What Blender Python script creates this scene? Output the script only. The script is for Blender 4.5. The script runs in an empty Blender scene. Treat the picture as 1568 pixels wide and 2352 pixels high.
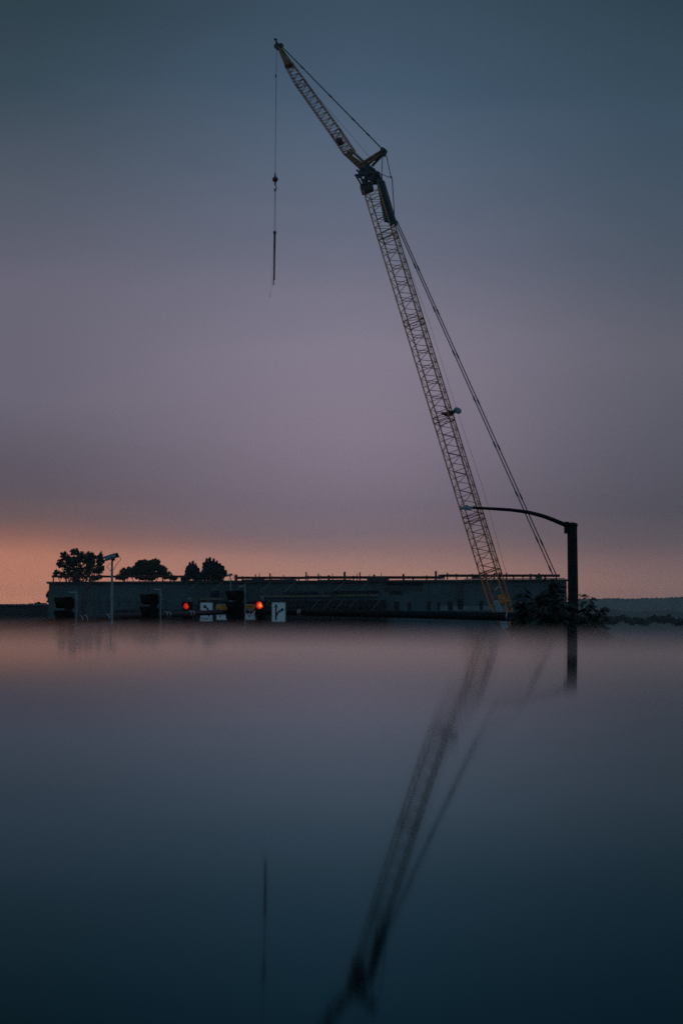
import bpy, math, random
from mathutils import Vector, Matrix

# ------------------------------------------------------------------ camera
C = bpy.context.scene.collection
SC = bpy.context.scene
EYE = Vector((0.0, 0.0, 5.6))
FPX = 3270.0                      # focal length in units of a 1568 x 2352 frame
PITCH = math.atan(264.0 / FPX)
cam = bpy.data.cameras.new('camera')
cam.sensor_fit = 'VERTICAL'
cam.sensor_height = 36.0
cam.lens = FPX / 2352.0 * 36.0
cam.clip_start = 0.01
cam.clip_end = 6000
cam.dof.use_dof = True
cam.dof.focus_distance = 85.0
cam.dof.aperture_fstop = 1.9
camo = bpy.data.objects.new('camera', cam)
C.objects.link(camo)
camo.location = EYE
camo.rotation_euler = (math.radians(90) + PITCH, 0, 0)
SC.camera = camo
SC.render.engine = 'CYCLES'
SC.cycles.max_bounces = 6
SC.cycles.use_denoising = False
SC.view_settings.view_transform = 'Standard'
SC.view_settings.look = 'None'
SC.view_settings.exposure = 0
SC.view_settings.gamma = 1


def ray(u, v):
    f = Vector((0, math.cos(PITCH), math.sin(PITCH)))
    up = Vector((0, -math.sin(PITCH), math.cos(PITCH)))
    return f + Vector((1, 0, 0)) * ((u - 784) / FPX) + up * ((1176 - v) / FPX)


def P(u, v, Y):
    d = ray(u, v)
    return EYE + d * (Y / d.y)


def lin(c):
    return tuple(((x / 255) / 12.92 if x / 255 <= 0.04045 else ((x / 255 + 0.055) / 1.055) ** 2.4) for x in c)


# ------------------------------------------------------------------ dusk sky
W = bpy.data.worlds.new('World')
SC.world = W
W.use_nodes = True
nt = W.node_tree
nt.nodes.clear()
N = nt.nodes.new
L = nt.links.new


def math_node(op, a, b=None, clamp=False, tree=None):
    t = tree or nt
    n = t.nodes.new('ShaderNodeMath')
    n.operation = op
    n.use_clamp = clamp
    for i, s in enumerate((a, b)):
        if s is None:
            continue
        if isinstance(s, (int, float)):
            n.inputs[i].default_value = s
        else:
            t.links.new(s, n.inputs[i])
    return n.outputs[0]


tc = N('ShaderNodeTexCoord')
nrm = N('ShaderNodeVectorMath'); nrm.operation = 'NORMALIZE'
L(tc.outputs['Generated'], nrm.inputs[0])
sep = N('ShaderNodeSeparateXYZ')
L(nrm.outputs[0], sep.inputs[0])
X, Yc, Z = sep.outputs
mpg = N('ShaderNodeMapping')
mpg.inputs['Scale'].default_value = (2.2, 2.2, 9.0)
L(nrm.outputs[0], mpg.inputs[0])
nzs = N('ShaderNodeTexNoise')               # faint streaks of high haze
nzs.inputs['Scale'].default_value = 1.6
nzs.inputs['Detail'].default_value = 4
L(mpg.outputs[0], nzs.inputs['Vector'])
wav = math_node('MULTIPLY', math_node('SUBTRACT', nzs.outputs[0], 0.5), 0.045)
fac_el = math_node('MAXIMUM', math_node('ADD', Z, math_node('MULTIPLY', wav, math_node('MINIMUM', math_node('MULTIPLY', math_node('MAXIMUM', Z, 0.0), 8.0), 1.0))), 0.0)


def ramp(stops):
    r = N('ShaderNodeValToRGB')
    r.color_ramp.interpolation = 'LINEAR'
    el = r.color_ramp.elements
    pts = []
    for v, c in stops:
        a = math.atan((1176 - v) / FPX) + PITCH
        pts.append((max(0.0, math.sin(a)), lin(c)))
    pts.sort(key=lambda t: t[0])
    pts.append((0.62, tuple(x * 0.6 for x in pts[-1][1])))
    pts.append((1.0, tuple(x * 0.4 for x in pts[-3][1])))
    while len(el) < len(pts):
        el.new(0.5)
    for e, (p, c) in zip(el, pts):
        e.position = p
        e.color = (*c, 1)
    L(fac_el, r.inputs[0])
    return r.outputs[0]


SKY_L = [(0, (46, 64, 74)), (200, (56, 73, 86)), (500, (84, 91, 105)), (680, (106, 103, 119)), (900, (109, 103, 118)),
         (1060, (98, 90, 102)), (1140, (98, 87, 96)), (1200, (116, 92, 92)), (1238, (150, 104, 93)), (1280, (200, 132, 108)), (1380, (230, 150, 116))]
SKY_C = [(0, (60, 79, 97)), (200, (70, 90, 111)), (400, (89, 102, 122)), (600, (110, 112, 130)), (800, (134, 126, 143)),
         (1000, (135, 123, 139)), (1150, (124, 111, 125)), (1220, (129, 111, 120)), (1260, (148, 118, 118)), (1300, (180, 135, 124)), (1340, (200, 146, 125)), (1440, (206, 151, 127))]
SKY_R = [(0, (40, 62, 73)), (300, (60, 79, 96)), (600, (76, 87, 102)), (850, (98, 97, 110)), (1050, (89, 88, 100)), (1180, (85, 82, 92)),
         (1250, (102, 90, 96)), (1300, (130, 104, 105)), (1350, (154, 118, 112)), (1440, (140, 114, 110))]
cl, cc, cr = ramp(SKY_L), ramp(SKY_C), ramp(SKY_R)
az = math_node('DIVIDE', X, math_node('MAXIMUM', Yc, 0.02))


def smooth(src, a, b):
    m = N('ShaderNodeMapRange')
    m.interpolation_type = 'SMOOTHSTEP'
    m.inputs['From Min'].default_value = a
    m.inputs['From Max'].default_value = b
    L(src, m.inputs['Value'])
    return m.outputs[0]


def mixc(f, a, b):
    m = N('ShaderNodeMix')
    m.data_type = 'RGBA'
    L(f, m.inputs[0])
    L(a, m.inputs[6])
    if isinstance(b, tuple):
        m.inputs[7].default_value = (*b, 1)
    else:
        L(b, m.inputs[7])
    return m.outputs[2]


azn = math_node('MULTIPLY', az, -1.0)
c1 = mixc(smooth(azn, -0.02, 0.26), cc, cl)
c2 = mixc(smooth(az, 0.0, 0.26), c1, cr)
# the half of the sky behind the camera is already night
back = smooth(math_node('MULTIPLY', Yc, -1.0), -0.85, 0.1)
c3 = mixc(back, c2, lin((82, 108, 126)))
bg = N('ShaderNodeBackground')
L(c3, bg.inputs[0])
bg.inputs[1].default_value = 1.0
wo = N('ShaderNodeOutputWorld')
L(bg.outputs[0], wo.inputs[0])

# ------------------------------------------------------------------ materials
MATS = {}


def mat(name, col, rough=0.7, metal=0.0, noise=0.0, nscale=4.0, emis=None, estr=0.0, spec=0.5, bump=0.0, col2=None):
    m = bpy.data.materials.new(name)
    m.use_nodes = True
    t = m.node_tree
    b = t.nodes['Principled BSDF']
    b.inputs['Base Color'].default_value = (*col, 1)
    b.inputs['Roughness'].default_value = rough
    b.inputs['Metallic'].default_value = metal
    b.inputs['Specular IOR Level'].default_value = spec
    if noise > 0 or col2:
        tcn = t.nodes.new('ShaderNodeTexCoord')
        nz = t.nodes.new('ShaderNodeTexNoise')
        nz.inputs['Scale'].default_value = nscale
        nz.inputs['Detail'].default_value = 6
        nz.inputs['Roughness'].default_value = 0.65
        t.links.new(tcn.outputs['Object'], nz.inputs['Vector'])
        r = t.nodes.new('ShaderNodeValToRGB')
        r.color_ramp.elements[0].position = 0.3
        r.color_ramp.elements[1].position = 0.7
        a = tuple(x * (1 - noise) for x in col)
        bb = col2 or tuple(min(1, x * (1 + noise)) for x in col)
        r.color_ramp.elements[0].color = (*a, 1)
        r.color_ramp.elements[1].color = (*bb, 1)
        t.links.new(nz.outputs[0], r.inputs[0])
        t.links.new(r.outputs[0], b.inputs['Base Color'])
        if bump:
            bp = t.nodes.new('ShaderNodeBump')
            bp.inputs['Strength'].default_value = bump
            t.links.new(nz.outputs[0], bp.inputs['Height'])
            t.links.new(bp.outputs[0], b.inputs['Normal'])
    if emis:
        b.inputs['Emission Color'].default_value = (*emis, 1)
        b.inputs['Emission Strength'].default_value = estr
    MATS[name] = m
    return m


M_PAINT = bpy.data.materials.new('car_paint')      # very dark blue gloss paint: black base under a blue-tinted lacquer
M_PAINT.use_nodes = True
pt = M_PAINT.node_tree
pt.nodes.clear()
gl = pt.nodes.new('ShaderNodeBsdfAnisotropic')
gl.inputs['Roughness'].default_value = 0.043
df = pt.nodes.new('ShaderNodeBsdfDiffuse')
df.inputs['Color'].default_value = (0.004, 0.006, 0.009, 1)
fr_ = pt.nodes.new('ShaderNodeFresnel')
fr_.inputs['IOR'].default_value = 1.25
mx = pt.nodes.new('ShaderNodeMixShader')
po = pt.nodes.new('ShaderNodeOutputMaterial')
flop = pt.nodes.new('ShaderNodeValToRGB')     # the lacquer's tint deepens away from grazing, as metallic paint does
flop.color_ramp.elements[0].position = 0.10
flop.color_ramp.elements[0].color = (0.28, 0.86, 1.0, 1)
flop.color_ramp.elements[1].position = 0.62
flop.color_ramp.elements[1].color = (0.86, 0.97, 1.0, 1)
pt.links.new(fr_.outputs[0], flop.inputs[0])
pt.links.new(flop.outputs[0], gl.inputs['Color'])
pt.links.new(fr_.outputs[0], mx.inputs[0])
pt.links.new(df.outputs[0], mx.inputs[1])
pt.links.new(gl.outputs[0], mx.inputs[2])
pt.links.new(mx.outputs[0], po.inputs[0])
M_GLASS = mat('car_glass', (0.01, 0.012, 0.014), rough=0.03)
M_RUBBER = mat('rubber', (0.015, 0.015, 0.016), rough=0.8, noise=0.3, nscale=20)
M_RIM = mat('rim', (0.4, 0.4, 0.42), rough=0.3, metal=1.0, noise=0.1)
M_LAMPG = mat('lamp_glass', (0.6, 0.6, 0.62), rough=0.1, noise=0.1)
M_TAIL = mat('tail_lens', (0.35, 0.01, 0.01), rough=0.15, noise=0.1)
M_YEL = mat('crane_yellow', (0.64, 0.215, 0.04), rough=0.55, noise=0.3, nscale=1.5)
M_RUST = mat('crane_red_yellow', (0.36, 0.11, 0.045), rough=0.55, noise=0.3, nscale=1.5)
M_BROWN = mat('crane_brown', (0.20, 0.095, 0.03), rough=0.6, noise=0.4, nscale=1.5)
M_DARKST = mat('dark_steel', (0.022, 0.035, 0.045), rough=0.6, noise=0.3, nscale=2)
M_CABLE = mat('wire_rope', (0.02, 0.035, 0.045), rough=0.6, noise=0.2, nscale=8)
M_GREENST = mat('green_steel', (0.012, 0.045, 0.05), rough=0.5, noise=0.3, nscale=1.5)
M_PALEBLUE = mat('pale_blue_metal', (0.25, 0.36, 0.40), rough=0.5, noise=0.25, nscale=6)
M_RED = mat('red_paint', (0.10, 0.008, 0.008), rough=0.5, noise=0.3, nscale=3)
M_POLE = mat('pole_black', (0.004, 0.0045, 0.005), rough=0.7, spec=0.25, noise=0.3, nscale=5)
M_POLEB = mat('pole_brown', (0.04, 0.025, 0.03), rough=0.5, noise=0.25, nscale=5)
M_GALV = mat('galvanised', (0.28, 0.32, 0.36), rough=0.5, metal=0.3, noise=0.25, nscale=9)
M_BAND = mat('steel_band', (0.6, 0.62, 0.66), rough=0.35, metal=0.5, noise=0.1)
M_SIGBODY = mat('signal_black', (0.003, 0.0035, 0.004), rough=0.7, spec=0.2, noise=0.3, nscale=9)
M_WHITE = mat('sign_white', (0.9, 0.92, 0.93), rough=0.45, noise=0.07, nscale=14)
M_AMBER = mat('sign_amber', (0.75, 0.30, 0.01), rough=0.45, noise=0.15, nscale=14)
M_BLACK = mat('sign_black', (0.01, 0.01, 0.012), rough=0.5, noise=0.1)
M_SIGNRED = mat('sign_red', (0.4, 0.02, 0.02), rough=0.5, noise=0.1)
M_CONC = mat('concrete_wall', (0.075, 0.115, 0.13), rough=0.9, noise=0.22, nscale=0.35, bump=0.1)
M_CONCD = mat('concrete_dark', (0.05, 0.06, 0.065), rough=0.9, noise=0.3, nscale=0.5)
M_CONCL = mat('concrete_light', (0.2, 0.22, 0.23), rough=0.9, noise=0.3, nscale=0.6)
M_OPEN = mat('opening_dark', (0.012, 0.014, 0.018), rough=0.9, noise=0.3)
M_PLANK = mat('plank_tan', (0.26, 0.20, 0.14), rough=0.85, noise=0.35, nscale=1.2)
M_REDPIPE = mat('red_oxide_pipe', (0.09, 0.025, 0.025), rough=0.7, noise=0.3, nscale=2)
M_SCAF = mat('scaffold_steel', (0.035, 0.045, 0.055), rough=0.6, noise=0.3, nscale=3)
M_MESHSHADE = mat('dark_mesh_shade', (0.016, 0.02, 0.024), rough=0.95, noise=0.4, nscale=1.5)  # dark mesh; its near-black also carries the shade under the deck
M_LEAF = mat('leaf_dark', (0.014, 0.034, 0.022), rough=0.8, noise=0.5, nscale=0.6)
M_LEAFO = mat('leaf_olive', (0.045, 0.07, 0.025), rough=0.8, noise=0.45, nscale=0.5)
M_LEAFP = mat('needle_dark', (0.015, 0.032, 0.03), rough=0.85, noise=0.4, nscale=0.5)
M_LEAFN = mat('leaf_near', (0.010, 0.032, 0.022), rough=0.6, noise=0.5, nscale=3)
M_BARK = mat('bark', (0.05, 0.04, 0.035), rough=0.9, noise=0.4, nscale=3)
M_GROUND = mat('dry_ground', (0.09, 0.08, 0.06), rough=0.95, noise=0.4, nscale=0.3)
M_ROAD = mat('asphalt', (0.05, 0.05, 0.052), rough=0.9, noise=0.25, nscale=3)
M_KERB = mat('kerb', (0.28, 0.28, 0.27), rough=0.9, noise=0.2, nscale=2)
M_MARK = mat('road_paint', (0.6, 0.6, 0.58), rough=0.8, noise=0.2, nscale=5)
M_HILL = mat('hill_woods', (0.075, 0.09, 0.085), rough=1.0, noise=0.4, nscale=0.02)


# ------------------------------------------------------------------ mesh builder
class MB:
    def __init__(s):
        s.v = []
        s.f = []

    def box(s, c, d, m=None):
        """c centre, d full sizes, m optional 3x3 rotation"""
        c = Vector(c)
        n = len(s.v)
        for i in (-.5, .5):
            for j in (-.5, .5):
                for k in (-.5, .5):
                    p = Vector((i * d[0], j * d[1], k * d[2]))
                    s.v.append(c + (m @ p if m else p))
        for q in ((0, 1, 3, 2), (4, 6, 7, 5), (0, 4, 5, 1), (2, 3, 7, 6), (0, 2, 6, 4), (1, 5, 7, 3)):
            s.f.append(tuple(n + i for i in q))
        return s

    def tube(s, a, b, r, r2=None, n=6, cap=True):
        a, b = Vector(a), Vector(b)
        r2 = r if r2 is None else r2
        d = (b - a)
        if d.length < 1e-6:
            return s
        d.normalize()
        x = d.orthogonal().normalized()
        y = d.cross(x)
        k = len(s.v)
        for p, rr in ((a, r), (b, r2)):
            for i in range(n):
                t = 2 * math.pi * (i + .5) / n
                s.v.append(p + (x * math.cos(t) + y * math.sin(t)) * rr)
        for i in range(n):
            j = (i + 1) % n
            s.f.append((k + i, k + j, k + n + j, k + n + i))
        if cap:
            s.f.append(tuple(k + i for i in range(n))[::-1])
            s.f.append(tuple(k + n + i for i in range(n)))
        return s

    def path(s, pts, rs, n=8):
        """one swept tube through pts"""
        pts = [Vector(p) for p in pts]
        if not isinstance(rs, (list, tuple)):
            rs = [rs] * len(pts)
        k = len(s.v)
        ref = None
        for i, p in enumerate(pts):
            d = (pts[min(i + 1, len(pts) - 1)] - pts[max(i - 1, 0)]).normalized()
            if ref is None:
                ref = d.orthogonal().normalized()
            x = (ref - d * ref.dot(d)).normalized()
            ref = x
            y = d.cross(x)
            for q in range(n):
                t = 2 * math.pi * q / n
                s.v.append(p + (x * math.cos(t) + y * math.sin(t)) * rs[i])
        for i in range(len(pts) - 1):
            for q in range(n):
                j = (q + 1) % n
                s.f.append((k + i * n + q, k + i * n + j, k + (i + 1) * n + j, k + (i + 1) * n + q))
        s.f.append(tuple(k + q for q in range(n))[::-1])
        s.f.append(tuple(k + (len(pts) - 1) * n + q for q in range(n)))
        return s

    def ball(s, c, r, nu=12, nv=8, sc=(1, 1, 1)):
        c = Vector(c)
        k = len(s.v)
        s.v.append(c + Vector((0, 0, r * sc[2])))
        for i in range(1, nv):
            th = math.pi * i / nv
            for j in range(nu):
                ph = 2 * math.pi * j / nu
                s.v.append(c + Vector((r * sc[0] * math.sin(th) * math.cos(ph), r * sc[1] * math.sin(th) * math.sin(ph), r * sc[2] * math.cos(th))))
        s.v.append(c - Vector((0, 0, r * sc[2])))
        for j in range(nu):
            s.f.append((k, k + 1 + j, k + 1 + (j + 1) % nu))
            e = k + 1 + (nv - 2) * nu
            s.f.append((e + (j + 1) % nu, e + j, len(s.v) - 1))
        for i in range(nv - 2):
            for j in range(nu):
                a = k + 1 + i * nu
                s.f.append((a + j, a + nu + j, a + nu + (j + 1) % nu, a + (j + 1) % nu))
        return s

    def prism(s, poly, y0, y1, m=None, o=(0, 0, 0)):
        """poly in x,z extruded along y"""
        k = len(s.v)
        n = len(poly)
        o = Vector(o)
        for y in (y0, y1):
            for x, z in poly:
                p = Vector((x, y, z))
                s.v.append(o + (m @ p if m else p))
        s.f.append(tuple(k + i for i in range(n)))
        s.f.append(tuple(k + n + i for i in range(n))[::-1])
        for i in range(n):
            j = (i + 1) % n
            s.f.append((k + j, k + i, k + n + i, k + n + j))
        return s

    def build(s, name, material, parent=None, smooth=False):
        me = bpy.data.meshes.new(name)
        off = Vector((0, 0, 0))
        p = parent
        while p is not None:
            off += p.location
            p = p.parent
        me.from_pydata([tuple(Vector(v) - off) for v in s.v], [], s.f)
        me.materials.append(material)
        me.update()
        if smooth:
            me.polygons.foreach_set('use_smooth', [True] * len(me.polygons))
        o = bpy.data.objects.new(name, me)
        C.objects.link(o)
        o.parent = parent
        return o


def tag(o, label=None, cat=None, group=None, kind=None):
    if label: o['label'] = label
    if cat: o['category'] = cat
    if group: o['group'] = group
    if kind: o['kind'] = kind
    return o


def thing(name, label, cat, loc=(0, 0, 0), group=None, rz=0):
    o = bpy.data.objects.new(name, None)
    C.objects.link(o)
    o.location = loc
    o.rotation_euler = (0, 0, rz)
    o.empty_display_size = 0.3
    return tag(o, label, cat, group)


def copy_tree(o, parent=None):
    c = o.copy()
    C.objects.link(c)
    c.parent = parent
    for ch in list(o.children):
        copy_tree(ch, c)
    return c


def local_build(mb, name, material, parent, smooth=False):
    """build with vertices given in the parent's own frame"""
    o = mb.build(name, material, None, smooth)
    o.parent = parent
    return o


# ------------------------------------------------------------------ ground, road
CAR_Z = EYE.z - 1.73


def sstep(t):
    t = max(0.0, min(1.0, t))
    return t * t * (3 - 2 * t)


def gz(x, y):
    return CAR_Z * (1 - sstep((y - 6) / 26.0))


def sheet(name, xs, ys, dz, material, kind='structure', zf=gz):
    vs, fs = [], []
    for y in ys:
        for x in xs:
            vs.append((x, y, zf(x, y) + dz))
    n = len(xs)
    for j in range(len(ys) - 1):
        for i in range(n - 1):
            a = j * n + i
            fs.append((a, a + 1, a + n + 1, a + n))
    mb = MB()
    mb.v, mb.f = vs, fs
    return tag(mb.build(name, material, None, True), kind=kind)


YS = [-400, -60, -20] + [i * 1.5 for i in range(-4, 26)] + [45, 60, 90, 140, 200, 300, 600, 1200, 3500]
sheet('ground', [-2500, -600, -150, -60, -20, 0, 20, 60, 150, 600, 2500], YS, 0, M_GROUND)
YR = [-60, -20] + [i * 1.5 for i in range(-4, 25)] + [37]
XL, XR = -9.4, 2.3
sheet('road', [XL, -6, -3, 0, XR], YR, 0.004, M_ROAD)
sheet('cross_road', [-150, -60, -20, 0, 20, 60, 150], [37, 40, 44, 48, 50], 0.004, M_ROAD)
YM = [i * 1.5 for i in range(-4, 24)]
for x in (-1.7, -5.3):
    for a in YM[::2]:
        if a < 33: sheet('lane_line', [x - .06, x + .06], [a, a + .75, a + 1.5], 0.009, M_MARK)
sheet('stop_line', [-5.1, 2.0], [35.4, 36.0], 0.009, M_MARK)
for sx, xe in ((-1, XL), (1, XR)):
    mb = MB()
    for a, b in zip(YR[:-1], YR[1:]):
        x0, x1 = xe, xe + sx * .2
        k = len(mb.v)
        for y in (a, b):
            z = gz(0, y)
            mb.v += [Vector((x0, y, z + .001)), Vector((x0, y, z + .14)), Vector((x1, y, z + .14)), Vector((x1, y, z - .05))]
        for q in range(3):
            mb.f.append((k + q, k + q + 1, k + 5 + q, k + 4 + q))
    tag(mb.build('kerb', M_KERB), kind='structure')
    sheet('pavement', sorted([xe + sx * .2, xe + sx * 1.1]), YR, 0.13, M_KERB)

# ------------------------------------------------------------------ the car the camera rests on
# longitudinal roof profile: slope (dz/dy) against distance, crest near y = 1.2
CREST_Y, CREST_Z = 1.20, EYE.z - 0.0072
SLOPES = [(-0.75, 3.0), (0.04, 2.0), (0.10, 2.02), (0.18, 2.3), (0.34, 2.25), (0.55, 0.95), (0.80, 0.95), (1.0, 1.4), (1.19, 2.1), (1.24, -3.0), (1.5, -6.5), (1.72, -9), (1.9, -14)]


def slope(y):
    for (a, s), (b, t) in zip(SLOPES, SLOPES[1:]):
        if y <= b:
            f = max(0, (y - a) / (b - a))
            f = f * f * (3 - 2 * f)
            return math.tan(math.radians(s + (t - s) * f))
    return math.tan(math.radians(SLOPES[-1][1]))


STEP = 0.01
prof = {}
zz = 0.0
ylist = [round(-0.75 + STEP * i, 4) for i in range(int(2.6 / STEP) + 1)]
acc = []
for y in ylist:
    acc.append(zz)
    zz += slope(y + STEP / 2) * STEP
ic = min(range(len(ylist)), key=lambda i: abs(ylist[i] - CREST_Y))
ROOFZ = [CREST_Z + a - acc[ic] for a in acc]

car = thing('parked_car', 'glossy black car whose mirror-like roof fills the foreground', 'car', (0, 0, CAR_Z))
HALF = 0.60


def roof_drop(x):
    ax = abs(x)
    if ax < 0.42: return 0.0
    return -((ax - 0.42) / 0.18) ** 2 * 0.035


xs = [-0.60, -0.585, -0.56, -0.53, -0.5, -0.46, -0.42, -0.3, -0.15, 0, 0.15, 0.3, 0.42, 0.46, 0.5, 0.53, 0.56, 0.585, 0.60]
TILT = -0.0125
mb = MB()
for y, z in zip(ylist, ROOFZ):
    for x in xs:
        mb.v.append(Vector((x, y, z + roof_drop(x) + TILT * x)))
n = len(xs)
for j in range(len(ylist) - 1):
    for i in range(n - 1):
        a = j * n + i
        mb.f.append((a, a + 1, a + n + 1, a + n))
roof = mb.build('roof', M_PAINT, car, True)

# body: lofted sections along y (half width at sill, belt; z of sill, belt, top)
zr = lambda y: ROOFZ[max(0, min(len(ylist) - 1, int(round((y + 0.75) / STEP))))]
G = CAR_Z
body = MB()
stations = [(-1.42, .78, .45, .85), (-1.36, .86, .34, 1.02), (-1.1, .90, .30, 1.10), (-0.6, .92, .30, 1.12), (0.3, .93, .26, 1.10), (1.2, .93, .26, 1.08), (2.0, .93, .26, 1.06),
            (2.45, .92, .28, 1.04), (2.9, .90, .30, .99), (3.25, .86, .30, .92), (3.45, .78, .34, .80), (3.52, .66, .42, .66)]
sec = lambda w, z0, z1: [(-w * .92, z0), (-w, z0 + .16), (-w * 1.0, z0 + (z1 - z0) * .6), (-w * .97, z1 - .04), (-w * .9, z1), (-w * .4, z1 + .02), (0, z1 + .03),
                         (w * .4, z1 + .02), (w * .9, z1), (w * .97, z1 - .04), (w, z0 + (z1 - z0) * .6), (w, z0 + .16), (w * .92, z0)]
k0 = None
for j, (y, w, z0, z1) in enumerate(stations):
    ring = sec(w, z0, z1)
    k = len(body.v)
    body.v += [Vector((x, y, G + z)) for x, z in ring]
    m = len(ring)
    if j:
        for i in range(m):
            i2 = (i + 1) % m
            body.f.append((k - m + i, k - m + i2, k + i2, k + i))
    if j in (0, len(stations) - 1):
        body.f.append(tuple(range(k, k + m)) if j else tuple(range(k, k + m))[::-1])
body.build('body', M_PAINT, car, True)
# greenhouse: glass panes and pillars between belt and roof edge
beltw, roofw = 0.84, 0.597
yrr, yrf = -0.75, 1.83
zR, zF = zr(yrr) - .037, zr(yrf) - .037
for sx in (-1, 1):
    for y0, y1 in ((-0.68, 0.08), (0.16, 1.0), (1.08, 1.76)):
        g = MB()
        k = len(g.v)
        f0, f1 = y0, y1
        top1 = y1 if y1 < 1.7 else 1.74
        bot1 = y1 if y1 < 1.7 else 2.42
        bot0 = y0 if y0 > -0.6 else -1.05
        for y, x, z in ((bot0, beltw, G + 1.10), (bot1, beltw, G + 1.06), (top1, roofw + .012, zr(top1) - .045), (y0, roofw + .012, zr(y0) - .045)):
            g.v.append(Vector((sx * x, y, z)))
        for y, x, z in ((bot0, beltw, G + 1.10), (bot1, beltw, G + 1.06), (top1, roofw + .012, zr(top1) - .045), (y0, roofw + .012, zr(y0) - .045)):
            g.v.append(Vector((sx * (x - .012), y, z)))
        g.f += [(0, 1, 2, 3), (7, 6, 5, 4), (0, 4, 5, 1), (1, 5, 6, 2), (2, 6, 7, 3), (3, 7, 4, 0)]
        g.build('side_window', M_GLASS, car)
    p = MB()
    p.path([(sx * .83, 2.46, G + 1.05), (sx * .62, 1.84, zF + .01), (sx * .603, 1.0, zr(1.0) - .03), (sx * .603, 0.1, zr(.1) - .03), (sx * .603, -0.72, zr(-.72) - .03), (sx * .82, -1.3, G + 1.05)],
           [.035, .03, .022, .022, .03, .04], 8)
    for yb in (0.12, 1.04):
        p.tube((sx * .845, yb, G + 1.08), (sx * .607, yb, zr(yb) - .04), .03)
    p.build('pillar', M_PAINT, car, True)
    mr = MB()
    mr.ball((sx * 1.0, 2.1, G + 1.12), .11, sc=(1.0, .55, .7)).tube((sx * .86, 2.12, G + 1.06), (sx * .95, 2.1, G + 1.1), .02)
    mr.build('side_mirror', M_PAINT, car, True)
    hl = MB()
    hl.ball((sx * .64, 3.36, G + .74), .15, sc=(1.1, .8, .5))
    hl.build('headlight', M_LAMPG, car, True)
    tl = MB()
    tl.ball((sx * .74, -1.36, G + .90), .12, sc=(.8, .5, 1.0))
    tl.build('tail_light', M_TAIL, car, True)
ws = MB()
ws.v = [Vector(p) for p in ((-.80, 2.47, G + 1.06), (.80, 2.47, G + 1.06), (.575, 1.85, zF + .01), (-.575, 1.85, zF + .01),
                            (-.80, 2.45, G + 1.05), (.80, 2.45, G + 1.05), (.575, 1.83, zF - .0), (-.575, 1.83, zF - .0))]
ws.f = [(0, 1, 2, 3), (7, 6, 5, 4), (0, 4, 5, 1), (1, 5, 6, 2), (2, 6, 7, 3), (3, 7, 4, 0)]
ws.build('windscreen', M_GLASS, car)
rw = MB()
rw.v = [Vector(p) for p in ((-.78, -1.33, G + 1.06), (.78, -1.33, G + 1.06), (.575, -.77, zR + .01), (-.575, -.77, zR + .01),
                            (-.78, -1.31, G + 1.05), (.78, -1.31, G + 1.05), (.575, -.75, zR), (-.575, -.75, zR))]
rw.f = [(3, 2, 1, 0), (4, 5, 6, 7), (1, 5, 4, 0), (2, 6, 5, 1), (3, 7, 6, 2), (0, 4, 7, 3)]
rw.build('rear_window', M_GLASS, car)
for yw in (-0.72, 2.72):
    for sx in (-1, 1):
        w = MB()
        w.tube((sx * .72, yw, G + .34), (sx * .95, yw, G + .34), .34, n=28)
        wo_ = w.build('wheel', M_RUBBER, car)
        r = MB()
        r.tube((sx * .945, yw, G + .34), (sx * .965, yw, G + .34), .21, n=24)
        for q in range(5):
            a = q * math.tau / 5
            r.box((sx * .97, yw + .1 * math.cos(a), G + .34 + .1 * math.sin(a)), (.02, .18, .05), Matrix.Rotation(a, 3, 'X'))
        r.build('rim', M_RIM, wo_)

# ------------------------------------------------------------------ crane
PSI = math.radians(24)
Lh = Vector((-math.cos(PSI), math.sin(PSI), 0))     # heading in which the boom leans
Wv = Vector((math.sin(PSI), math.cos(PSI), 0))      # across the crane
FOOT = P(1190, 1525, 170)


def in_plane(u, v, off=0.0):
    """point of the crane's own luffing plane that the pixel (u, v) looks at"""
    d = ray(u, v)
    o = FOOT + Wv * off
    t = (o - EYE).dot(Wv) / d.dot(Wv)
    return EYE + d * t


crane = thing('crawler_crane', 'tall yellow lattice-boom crane with raised jib leaning left above the building site', 'crane', (FOOT.x, FOOT.y, 0))
BT = in_plane(853, 420)
BB = in_plane(1147, 1386)
bdir = (BT - BB).normalized()
bnor = Wv.cross(bdir).normalized()
if bnor.x < 0: bnor = -bnor         # towards the pendants (right)


def at_v(A, B, v):
    """point on line A-B whose image height is v (bisection)"""
    lo, hi = 0.0, 1.0
    up = Vector((0, -math.sin(PITCH), math.cos(PITCH)))
    fw = Vector((0, math.cos(PITCH), math.sin(PITCH)))
    for _ in range(40):
        m = (lo + hi) / 2
        q = A.lerp(B, m) - EYE
        vv = 1176 - FPX * q.dot(up) / q.dot(fw)
        if vv > v: lo = m
        else: hi = m
    return A.lerp(B, (lo + hi) / 2)


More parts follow.
